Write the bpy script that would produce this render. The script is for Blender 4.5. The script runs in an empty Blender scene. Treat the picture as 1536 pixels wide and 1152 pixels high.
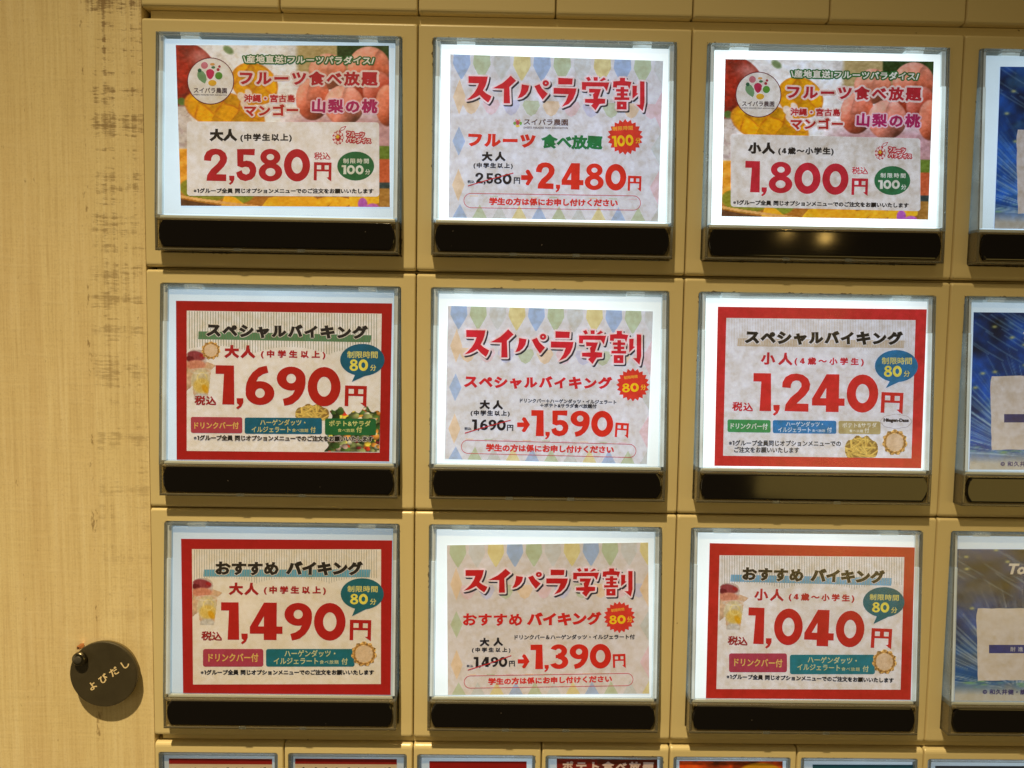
import bpy, bmesh, math, random
import numpy as np
from mathutils import Matrix, Vector
from mathutils.geometry import delaunay_2d_cdt

# ------------------------------------------------------------------ camera, world, lamps, exposure
S = bpy.context.scene
COL = S.collection
ZH = 1.4                                     # height of the machine's reference corner above the floor, metres
RX, RY, RZ = -0.0727, -0.0114, 0.0159
CP = np.array([0.1326, -0.1098, 0.2881])     # camera, machine axes: x right, y up, z towards the viewer
F = 1154.0                                   # focal length in photo pixels (1536 wide)

def rotm(rx, ry, rz):
    c, s = math.cos, math.sin
    X = np.array([[1, 0, 0], [0, c(rx), -s(rx)], [0, s(rx), c(rx)]])
    Y = np.array([[c(ry), 0, s(ry)], [0, 1, 0], [-s(ry), 0, c(ry)]])
    Z = np.array([[c(rz), -s(rz), 0], [s(rz), c(rz), 0], [0, 0, 1]])
    return Z @ Y @ X
CM = rotm(RX, RY, RZ)
AX = np.array([[1, 0, 0], [0, 0, -1], [0, 1, 0]], float)   # machine axes -> world axes

def W(x, y, z):                              # machine mm -> world metres
    return Vector((x / 1000, -z / 1000, y / 1000 + ZH))

cam = bpy.data.cameras.new('camera')
cam.sensor_width = 36.0
cam.lens = F / 1536 * 36.0
cam.clip_start = 0.01
cam.clip_end = 50
co = bpy.data.objects.new('camera', cam)
COL.objects.link(co)
m4 = Matrix((AX @ CM).tolist()).to_4x4()
m4.translation = W(*(CP * 1000))
co.matrix_world = m4
S.camera = co

S.view_settings.view_transform = 'Standard'
S.view_settings.look = 'None'
S.view_settings.exposure = 0
S.view_settings.gamma = 1
world = bpy.data.worlds.new('World')
S.world = world
world.use_nodes = True
bg = world.node_tree.nodes['Background']
bg.inputs[0].default_value = (1.0, 0.74, 0.36, 1)
bg.inputs[1].default_value = 0.06

def lamp(name, kind, loc, target, energy, color, **kw):
    l = bpy.data.lights.new(name, kind)
    l.energy = energy
    l.color = color
    for k, v in kw.items():
        setattr(l, k, v)
    o = bpy.data.objects.new(name, l)
    COL.objects.link(o)
    a = W(*loc)
    o.location = a
    o.rotation_euler = (W(*target) - a).to_track_quat('-Z', 'Y').to_euler()
    return o
# the downlight over the machine: it throws the hard shadows under the covers
lamp('downlight', 'SPOT', (-80, 1000, 640), (30, -1400, 520), 182, (1.0, 0.78, 0.42), spot_size=math.radians(70), spot_blend=0.9, shadow_soft_size=0.018)
# soft warm fill added on the left, standing in for ambient room light
lamp('left_fill', 'AREA', (-2000, -500, 1500), (60, -200, 0), 4.2, (1.0, 0.80, 0.46), shape='RECTANGLE', size=1.0, size_y=1.4)
# the warm light low on the right behind the viewer, mirrored in the right-hand bars and covers
lamp('shop_light', 'AREA', (2000, -530, 2300), (150, -200, 0), 6.4, (1.0, 0.68, 0.17), shape='RECTANGLE', size=2.0, size_y=0.54)
lamp('top_fill', 'AREA', (700, 1700, 1700), (150, -150, 0), 2.4, (1.0, 0.80, 0.46), shape='RECTANGLE', size=1.4, size_y=1.0)  # second soft fill, added from above to lift the right-hand side

# ------------------------------------------------------------------ helpers
random.seed(4)
RNG = np.random.default_rng(7)

def lin(c):
    c = np.asarray(c, float) / 255
    return np.where(c <= 0.04045, c / 12.92, ((c + 0.055) / 1.055) ** 2.4)

def tag(o, label=None, cat=None, group=None, kind=None):
    if label: o['label'] = label
    if cat: o['category'] = cat
    if group: o['group'] = group
    if kind: o['kind'] = kind
    return o

def empty(name, x, y, z=0):
    o = bpy.data.objects.new(name, None)
    o.empty_display_size = 0.01
    COL.objects.link(o)
    o.location = W(x, y, z)
    return o

def raw(name, vs, fs, mat, parent=None, smooth=False):
    me = bpy.data.meshes.new(name)
    me.from_pydata([tuple(v) for v in vs], [], [tuple(f) for f in fs])
    me.update()
    if mat: me.materials.append(mat)
    if smooth:
        me.polygons.foreach_set('use_smooth', [True] * len(me.polygons))
    o = bpy.data.objects.new(name, me)
    COL.objects.link(o)
    if parent: o.parent = parent
    return o

def loc3(x, y, z):                            # cell-local mm -> local metres
    return (x / 1000, -z / 1000, y / 1000)

class MB:
    def __init__(self): self.v = []; self.f = []
    def add(self, vs, fs):
        n = len(self.v); self.v += list(vs); self.f += [tuple(i + n for i in f) for f in fs]
    def box(self, x0, x1, y0, y1, z0, z1, b=0.0):
        if b <= 0:
            vs = [(x, y, z) for z in (z0, z1) for y in (y0, y1) for x in (x0, x1)]
            self.add(vs, [(0, 2, 3, 1), (4, 5, 7, 6), (0, 1, 5, 4), (2, 6, 7, 3), (0, 4, 6, 2), (1, 3, 7, 5)])
        else:                                   # front edges bevelled
            def ring(x0, x1, y0, y1, z): return [(x0, y0, z), (x1, y0, z), (x1, y1, z), (x0, y1, z)]
            R = [ring(x0, x1, y0, y1, z0), ring(x0, x1, y0, y1, z1 - b), ring(x0 + b * .3, x1 - b * .3, y0 + b * .3, y1 - b * .3, z1 - b * .3), ring(x0 + b, x1 - b, y0 + b, y1 - b, z1)]
            self.loft(R, True, True)
    def loft(self, rings, cap0=False, cap1=False):
        n = len(rings[0]); base = len(self.v)
        for r in rings: self.v += list(r)
        for k in range(len(rings) - 1):
            for i in range(n):
                j = (i + 1) % n
                self.f.append((base + k * n + i, base + k * n + j, base + (k + 1) * n + j, base + (k + 1) * n + i))
        if cap0: self.f.append(tuple(base + i for i in range(n))[::-1])
        if cap1: self.f.append(tuple(base + (len(rings) - 1) * n + i for i in range(n)))
    def build(self, name, mat, parent=None, smooth=False):
        return raw(name, [loc3(*v) for v in self.v], self.f, mat, parent, smooth)

def rrect(x0, x1, y0, y1, r, z, n=4):          # counter-clockwise rounded rectangle
    pts = []
    for cx, cy, a in ((x1 - r, y1 - r, 0), (x0 + r, y1 - r, 90), (x0 + r, y0 + r, 180), (x1 - r, y0 + r, 270)):
        for k in range(n + 1):
            t = math.radians(a + 90 * k / n)
            pts.append((cx + r * math.cos(t), cy + r * math.sin(t), z))
    return pts

# ------------------------------------------------------------------ materials
def mat(name, base=(.5, .5, .5), rough=.5, **kw):
    m = bpy.data.materials.new(name)
    m.use_nodes = True
    b = m.node_tree.nodes['Principled BSDF']
    b.inputs['Base Color'].default_value = (*base, 1)
    b.inputs['Roughness'].default_value = rough
    for k, v in kw.items(): b.inputs[k].default_value = v
    return m

class NT:
    def __init__(s, m): s.t = m.node_tree; s.b = s.t.nodes.get('Principled BSDF'); s.out = s.t.nodes.get('Material Output')
    def n(s, typ, **kw):
        n = s.t.nodes.new(typ)
        for k, v in kw.items():
            if isinstance(k, str) and hasattr(n, k): setattr(n, k, v)
        return n
    def l(s, a, b): s.t.links.new(a, b)
    def math(s, op, a, b=None, clamp=False):
        n = s.t.nodes.new('ShaderNodeMath'); n.operation = op; n.use_clamp = clamp
        for i, v in enumerate((a, b)):
            if v is None: continue
            if isinstance(v, (int, float)): n.inputs[i].default_value = v
            else: s.l(v, n.inputs[i])
        return n.outputs[0]
    def coord(s, scale=(1, 1, 1), loc=(0, 0, 0), world=False, which='Object'):
        if world:
            g = s.t.nodes.new('ShaderNodeNewGeometry'); o = g.outputs['Position']
        else:
            tc = s.t.nodes.new('ShaderNodeTexCoord'); o = tc.outputs[which]
        mp = s.t.nodes.new('ShaderNodeMapping'); mp.inputs['Scale'].default_value = scale; mp.inputs['Location'].default_value = loc
        s.l(o, mp.inputs[0]); return mp.outputs[0]
    def noise(s, vec, scale, detail=3, rough=.5):
        n = s.t.nodes.new('ShaderNodeTexNoise'); n.inputs['Scale'].default_value = scale; n.inputs['Detail'].default_value = detail; n.inputs['Roughness'].default_value = rough
        s.l(vec, n.inputs['Vector']); return n.outputs['Fac']
    def ramp(s, fac, stops):
        r = s.t.nodes.new('ShaderNodeValToRGB'); e = r.color_ramp.elements
        while len(e) < len(stops): e.new(0.5)
        for i, (p, c) in enumerate(stops):
            e[i].position = p; e[i].color = (*c, 1) if len(c) == 3 else c
        s.l(fac, r.inputs[0]); return r.outputs[0]
    def mix(s, fac, a, b, blend='MIX'):
        n = s.t.nodes.new('ShaderNodeMix'); n.data_type = 'RGBA'; n.blend_type = blend
        for sock, v in ((n.inputs[0], fac), (n.inputs[6], a), (n.inputs[7], b)):
            if isinstance(v, (int, float)): sock.default_value = v
            elif isinstance(v, tuple): sock.default_value = (*v, 1) if len(v) == 3 else v
            else: s.l(v, sock)
        return n.outputs[2]
    def sep(s, vec):
        n = s.t.nodes.new('ShaderNodeSeparateXYZ'); s.l(vec, n.inputs[0]); return n.outputs

IVORY = (0.70, 0.59, 0.33)
def ivory_mat(name, win=None):
    m = mat(name, IVORY, 0.30)
    t = NT(m)
    w = t.coord(world=True)
    big = t.noise(w, 22, 4)
    fine = t.noise(w, 900, 3, .6)
    c = t.mix(t.math('MULTIPLY', t.ramp(big, [(.35, (0, 0, 0)), (.75, (1, 1, 1))]), .22), IVORY, (0.66, 0.54, 0.27))
    # grime specks scattered thinly, thicker along the window's rim
    sp = t.noise(w, 520, 2, .5)
    if win:
        o = t.sep(t.coord(scale=(1000, 1000, 1000)))
        x0, x1, y0, y1 = win
        dx = t.math('SUBTRACT', t.math('ABSOLUTE', t.math('SUBTRACT', o[0], (x0 + x1) / 2)), (x1 - x0) / 2)
        dy = t.math('SUBTRACT', t.math('ABSOLUTE', t.math('SUBTRACT', o[2], (y0 + y1) / 2)), (y1 - y0) / 2)
        d = t.math('MAXIMUM', dx, dy)
        near = t.math('SUBTRACT', 1.0, t.math('MULTIPLY', d, 1.25), True)
        patch = t.noise(w, 60, 3)
        k = t.math('MULTIPLY', near, t.math('MULTIPLY', t.math('SUBTRACT', patch, .38, True), 1.3))
        thr = t.math('SUBTRACT', .76, k)
    else:
        thr = .76
    mask = t.math('MULTIPLY', t.math('SUBTRACT', sp, thr), 14, True)
    c = t.mix(t.math('MULTIPLY', mask, .85), c, (0.09, 0.045, 0.015))
    t.l(c, t.b.inputs['Base Color'])
    t.l(t.math('ADD', .24, t.math('MULTIPLY', fine, .14)), t.b.inputs['Roughness'])
    bp = t.n('ShaderNodeBump'); bp.inputs['Strength'].default_value = .06; bp.inputs['Distance'].default_value = .0004
    t.l(fine, bp.inputs['Height']); t.l(bp.outputs[0], t.b.inputs['Normal'])
    return m
M_IV = ivory_mat('ivory_plastic')
M_IVB = ivory_mat('ivory_plastic_frame', (5.6, 94.4, -83.9, -5.0))
M_IVS = ivory_mat('ivory_plastic_small_frame', (1.8, 47.6, -60, -4.0))

M_BLACK = mat('black_gloss', (.006, .005, .005), .16)
t = NT(M_BLACK); w = t.coord(world=True)
sp = t.math('MULTIPLY', t.math('SUBTRACT', t.noise(w, 420, 1), .79), 12, True)
t.l(t.mix(sp, (.006, .005, .005), (.35, .3, .26)), t.b.inputs['Base Color'])
t.l(t.math('ADD', .02, t.math('MULTIPLY', t.noise(w, 30, 4), .09)), t.b.inputs['Roughness'])
M_DARK = mat('dark_recess', (.05, .03, .012), .8)
M_HOUSE = mat('grey_housing', (.42, .42, .40), .55)

def glass_mat():
    m = mat('clear_acrylic', (.93, .95, .94), .06, IOR=1.49)
    b = m.node_tree.nodes['Principled BSDF']
    b.inputs['Transmission Weight'].default_value = 1
    t = NT(m); w = t.coord(world=True)
    t.l(t.math('ADD', .03, t.math('MULTIPLY', t.noise(w, 260, 3), .10)), b.inputs['Roughness'])
    df = t.n('ShaderNodeBsdfDiffuse'); df.inputs[0].default_value = (.34, .36, .35, 1)
    tl = t.n('ShaderNodeBsdfTranslucent'); tl.inputs[0].default_value = (.62, .66, .66, 1)
    tp = t.n('ShaderNodeBsdfTransparent')
    m1 = t.n('ShaderNodeMixShader'); m1.inputs[0].default_value = .55; t.l(df.outputs[0], m1.inputs[1]); t.l(tl.outputs[0], m1.inputs[2])
    m2 = t.n('ShaderNodeMixShader'); t.l(t.ramp(t.noise(w, 90, 3), [(.3, (.3, .3, .3)), (.7, (.5, .5, .5))]), m2.inputs[0])
    t.l(b.outputs[0], m2.inputs[1]); t.l(m1.outputs[0], m2.inputs[2]); t.l(m2.outputs[0], t.out.inputs[0])
    return m
M_GLASS = glass_mat()
M_CLEAR = mat('clear_acrylic_thick', (.74, .66, .46), .05, IOR=1.49)
M_CLEAR.node_tree.nodes['Principled BSDF'].inputs['Transmission Weight'].default_value = .86

def plate_mat():                               # thin clear sheet: what is not mirrored passes straight through
    m = bpy.data.materials.new('clear_sheet'); m.use_nodes = True
    t = NT(m); t.t.nodes.remove(t.b)
    fr = t.n('ShaderNodeFresnel'); fr.inputs[0].default_value = 1.49
    geo = t.n('ShaderNodeNewGeometry')       # the same reflectance from either side, as a thin sheet has
    t.l(t.math('ADD', 1.49, t.math('MULTIPLY', geo.outputs['Backfacing'], 1 / 1.49 - 1.49)), fr.inputs[0])
    gl = t.n('ShaderNodeBsdfGlossy'); gl.inputs['Roughness'].default_value = .08; sm_ = t.coord(scale=(1, 1, 2.2), world=True); t.l(t.math('ADD', .03, t.math('MULTIPLY', t.noise(sm_, 45, 5, .65), .26)), gl.inputs['Roughness'])
    tr = t.n('ShaderNodeBsdfTransparent')
    w = t.coord(world=True)
    haze = t.ramp(t.noise(w, 35, 4), [(.3, (.985, .985, .98)), (.8, (.94, .94, .92))])
    t.l(haze, tr.inputs[0])
    mx = t.n('ShaderNodeMixShader'); t.l(fr.outputs[0], mx.inputs[0]); t.l(tr.outputs[0], mx.inputs[1]); t.l(gl.outputs[0], mx.inputs[2])
    t.l(mx.outputs[0], t.out.inputs[0]); return m
M_PLATE = plate_mat()

M_FROST = mat('frosted_rail', (.72, .78, .78), .3)
M_FROST.node_tree.nodes['Principled BSDF'].inputs['Transmission Weight'].default_value = .25

def panel_mat(name, g, dim=(0, 0)):            # backlit diffuser, LEDs behind it: dimmer towards the corners
    m = mat(name, (.45, .47, .47), .35)
    t = NT(m)
    o = t.sep(t.coord(scale=(1000, 1000, 1000)))
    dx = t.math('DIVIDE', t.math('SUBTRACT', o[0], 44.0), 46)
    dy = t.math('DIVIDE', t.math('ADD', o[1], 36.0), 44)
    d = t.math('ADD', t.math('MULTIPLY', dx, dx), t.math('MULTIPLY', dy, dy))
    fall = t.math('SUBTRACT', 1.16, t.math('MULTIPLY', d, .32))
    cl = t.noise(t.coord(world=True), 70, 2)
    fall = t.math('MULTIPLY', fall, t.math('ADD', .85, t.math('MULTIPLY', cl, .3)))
    e = t.b.inputs['Emission Color']; e.default_value = (.58, .80, 1.0, 1)
    if g > 1: e.default_value = (.78, .92, 1.0, 1)
    t.l(t.math('MULTIPLY', fall, g), t.b.inputs['Emission Strength'])
    return m

def rail_glow_mat(g):                             # clear plastic beside the diffuser; emission stands in for panel light it picks up
    m = mat('glowing_rail', (.50, .52, .50), .3)
    t = NT(m); w = t.coord(world=True)
    t.b.inputs['Emission Color'].default_value = (.62, .82, .9, 1)
    t.l(t.math('MULTIPLY', t.math('ADD', .1, t.noise(w, 60, 3)), g * .62), t.b.inputs['Emission Strength'])
    return m

def print_mat(name, g, cool=(.50, .66, 1.0)):  # printed sheet lit from behind
    m = mat(name, (.8, .8, .8), .55)
    t = NT(m)
    at = t.n('ShaderNodeAttribute'); at.attribute_name = 'ink'
    w = t.coord(world=True)
    fib = t.noise(w, 620, 4, .6); cl = t.noise(w, 300, 3)
    f = t.math('ADD', -.35, t.math('MULTIPLY', t.math('ADD', fib, cl), 1.35))
    t.l(at.outputs['Color'], t.b.inputs['Base Color'])
    ec = t.mix(1.0, at.outputs['Color'], cool, 'MULTIPLY')
    t.l(ec, t.b.inputs['Emission Color'])
    t.l(t.math('MULTIPLY', f, g), t.b.inputs['Emission Strength'])
    bp = t.n('ShaderNodeBump'); bp.inputs['Strength'].default_value = .15; bp.inputs['Distance'].default_value = .0003
    t.l(cl, bp.inputs['Height']); t.l(bp.outputs[0], t.b.inputs['Normal'])
    return m

# ------------------------------------------------------------------ lettering: glyph outlines grown to the weight wanted
FC = bpy.data.curves.new('lettering', 'FONT'); FC.size = 1; FC.resolution_u = 2
FO = bpy.data.objects.new('lettering', FC); COL.objects.link(FO)
_g = {}
def raw_glyph(s):
    if s in _g: return _g[s]
    FC.body = s
    dg = bpy.context.evaluated_depsgraph_get(); dg.update()
    me = bpy.data.meshes.new_from_object(FO.evaluated_get(dg))
    v = np.array([q.co[:2] for q in me.vertices]).reshape(-1, 2)
    f = [tuple(p.vertices) for p in me.polygons]
    bpy.data.meshes.remove(me)
    _g[s] = (v, f); return _g[s]
_adv = {}
def adv(c):
    if c not in _adv:
        if c == ' ': _adv[c] = .3
        elif c in '0123456789': _adv[c] = NUM[c][0] * .74 + .12
        else: _adv[c] = raw_glyph(c + '一')[0][:, 0].max() - raw_glyph('一')[0][:, 0].max()
    return _adv[c]

def union(vs, faces):
    """one flat layer of triangles covering every face given"""
    if not faces: return np.zeros((0, 2)), []
    r = delaunay_2d_cdt([Vector((float(a), float(b))) for a, b in vs], [], faces, 0, 1e-5)
    V = np.array([tuple(q) for q in r[0]]); of = r[5] if len(r) > 5 else None
    T = [tuple(f) for f, o in zip(r[2], r[5]) if len(o)]
    return V, T

def area(p):
    p = np.asarray(p); x, y = p[:, 0], p[:, 1]
    return .5 * np.sum(x * np.roll(y, -1) - y * np.roll(x, -1))

def grow(V, Fs, r, miter=True):
    if r <= 0: return V, Fs
    vs = [tuple(q) for q in V]
    # weld
    key = {}; idx = []
    for q in vs:
        k = (round(q[0], 4), round(q[1], 4)); idx.append(key.setdefault(k, len(key)))
    P = np.array(list(key.keys()), float)
    FF = []
    for f in Fs:
        g = [idx[i] for i in f]
        g = [g[i] for i in range(len(g)) if g[i] != g[i - 1]]
        if len(g) < 3: continue
        a = area(P[g])
        if abs(a) < 1e-9: continue
        FF.append(g if a > 0 else g[::-1])
    cnt = {}
    for g in FF:
        for i in range(len(g)):
            e = (g[i], g[(i + 1) % len(g)]); cnt[e] = cnt.get(e, 0) + 1
    bd = [e for e in cnt if (e[1], e[0]) not in cnt]
    pts = [tuple(p) for p in P]; faces = [tuple(g) for g in FF]
    nxt = {}; prv = {}
    nrm = {}
    for a, b in bd:
        d = P[b] - P[a]; L = math.hypot(*d)
        if L < 1e-7: continue
        n = np.array([d[1], -d[0]]) / L; nrm[(a, b)] = (n, d / L)
        q = [tuple(P[a]), tuple(P[a] + n * r), tuple(P[b] + n * r), tuple(P[b])]
        k = len(pts); pts += q; faces.append((k, k + 1, k + 2, k + 3))
        nxt.setdefault(a, []).append((a, b)); prv.setdefault(b, []).append((a, b))
    for v in nxt:
        for e1 in prv.get(v, []):
            for e2 in nxt[v]:
                n1, d1 = nrm[e1]; n2, d2 = nrm[e2]
                cr = d1[0] * d2[1] - d1[1] * d2[0]; dt = float(d1 @ d2)
                if cr <= 1e-4: continue
                p = P[v]
                h = n1 + n2; hl = h @ h
                poly = [tuple(p), tuple(p + n1 * r)]
                if miter and hl > 1.1: poly.append(tuple(p + h * (2 * r / hl)))
                else:
                    a1 = math.atan2(n1[1], n1[0]); a2 = math.atan2(n2[1], n2[0])
                    while a2 < a1: a2 += 2 * math.pi
                    K = max(1, int((a2 - a1) / .5))
                    for i in range(1, K): poly.append((p[0] + r * math.cos(a1 + (a2 - a1) * i / K), p[1] + r * math.sin(a1 + (a2 - a1) * i / K)))
                poly.append(tuple(p + n2 * r))
                k = len(pts); pts += poly; faces.append(tuple(range(k, k + len(poly))))
    return union(pts, faces)
_gg = {}
def glyph(c, r, miter):
    if c == '※': r = min(r, .012)
    k = (c, round(r, 4), miter)
    if c in '0123456789' and k not in _gg:
        V, T = numeral(c, round(max(r - .04, 0), 2)); _gg[k] = (V * .74 + np.array([.06, 0]), T)
    if k not in _gg:
        V, Fs = raw_glyph(c)
        _gg[k] = grow(V, Fs, r, miter) if len(Fs) else (np.zeros((0, 2)), [])
    return _gg[k]

# heavy numerals drawn as outlines, height 1
def ring(cx, cy, rx, ry, ix, iy, n=28):
    o = [(cx + rx * math.cos(2 * math.pi * k / n), cy + ry * math.sin(2 * math.pi * k / n)) for k in range(n)]
    i = [(cx + ix * math.cos(2 * math.pi * k / n), cy + iy * math.sin(2 * math.pi * k / n)) for k in range(n)]
    return [[o[k], o[(k + 1) % n], i[(k + 1) % n], i[k]] for k in range(n)]
def bow(cx, cy, rx, ry, ix, iy, a0, a1, n=18):
    A = [math.radians(a0 + (a1 - a0) * k / n) for k in range(n + 1)]
    return [[(cx + rx * math.cos(A[k]), cy + ry * math.sin(A[k])), (cx + rx * math.cos(A[k + 1]), cy + ry * math.sin(A[k + 1])),
             (cx + ix * math.cos(A[k + 1]), cy + iy * math.sin(A[k + 1])), (cx + ix * math.cos(A[k]), cy + iy * math.sin(A[k]))] for k in range(n)]
def sc(p, x0, y0, h): return [((x - x0) / h, (y0 - y) / h) for x, y in p]
def rc(x0, y0, x1, y1): return [(x0, y0), (x1, y0), (x1, y1), (x0, y1)]
six = ring(.34, .307, .34, .307, .112, .122) + [[(0, .35), (0, .42), (.018, .553), (.07, .693), (.158, .833), (.298, .956), (.40, .99), (.491, 1.009), (.53, .833), (.404, .789), (.298, .71), (.228, .553), (.16, .45), (.08, .3)]]
NUM = {
 '0': (.78, ring(.39, .5, .39, .505, .165, .255)),
 '1': (.45, [[(0, 1), (.43, 1), (.45, 0), (.165, 0), (.195, .78), (0, .78)]]),
 '2': (.69, [sc([(410, 480), (412, 430), (440, 375), (490, 345), (545, 338), (605, 350), (655, 390), (675, 445), (668, 500), (635, 555), (550, 643), (663, 645), (663, 726), (437, 722), (445, 655), (490, 585), (560, 520), (592, 470), (590, 435), (570, 412), (540, 408), (510, 420), (494, 450), (490, 487)], 410, 725, 385)]),
 '3': (.66, bow(.31, .73, .31, .275, .10, .095, 160, -100) + bow(.32, .29, .34, .295, .12, .11, 100, -160) + [rc(.2, .44, .38, .58)]),
 '4': (.80, [sc(p, 487, 590, 168) for p in ([(487, 532), (545, 422), (552, 422), (552, 470), (520, 530)], [(487, 529), (622, 529), (622, 562), (487, 562)], [(545, 422), (598, 422), (598, 590), (545, 590)])]),
 '5': (.62, [sc([(867, 345), (1080, 342), (1075, 422), (945, 415), (942, 495), (980, 487), (1030, 495), (1070, 525), (1093, 575), (1095, 620), (1080, 675), (1040, 720), (965, 742), (905, 725), (870, 690), (855, 635), (920, 605), (935, 645), (975, 660), (1008, 645), (1020, 608), (1003, 572), (965, 563), (925, 575), (870, 555)], 855, 742, 400)]),
 '6': (.68, six),
 '8': (.70, ring(.35, .75, .30, .255, .11, .095) + ring(.35, .285, .35, .29, .145, .125)),
 '9': (.68, [[(.68 - x, 1 - y) for x, y in p] for p in six]),
 ',': (.16, [[(0, .167), (.158, .17), (.16, .06), (.115, -.05), (.035, -.12), (-.01, -.08), (.065, -.01), (.01, .035)]]),
 '円': (1.0, [[(x, y) for x, y in p] for p in (rc(0, 0, .17, 1), rc(.84, .05, 1, 1), rc(0, .84, 1, 1), rc(.41, .55, .61, .9), rc(.1, .50, .9, .61), [(.72, .17), (1, .22), (1, -.04)])]),
}
_ng = {}
def numeral(c, r=0):
    if (c, r) not in _ng:
        pts = []; fs = []
        for p in NUM[c][1]:
            if area(p) < 0: p = p[::-1]
            fs.append(tuple(range(len(pts), len(pts) + len(p)))); pts += p
        V, T = union(pts, fs)
        if r: V, T = grow(V, T, r, True)
        _ng[(c, r)] = (V, T)
    return _ng[(c, r)]

# ------------------------------------------------------------------ cards: a flat sheet with its own frame, print stacked on it
TILT0 = (-6.0, -0.6); SLOPE = 3.6 / 65.0
TA = math.atan(SLOPE)
CU = np.array([1.0, 0, 0]); CV = np.array([0, math.cos(TA), -math.sin(TA)]); CN = np.array([0, math.sin(TA), math.cos(TA)])
ROWY = [0, -90.2, -179.8, -271.7]

def px_ray(px, py):
    d = CM @ np.array([(px - 768) / F, -(py - 576) / F, -1.0]); return CP * 1000, d

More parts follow.
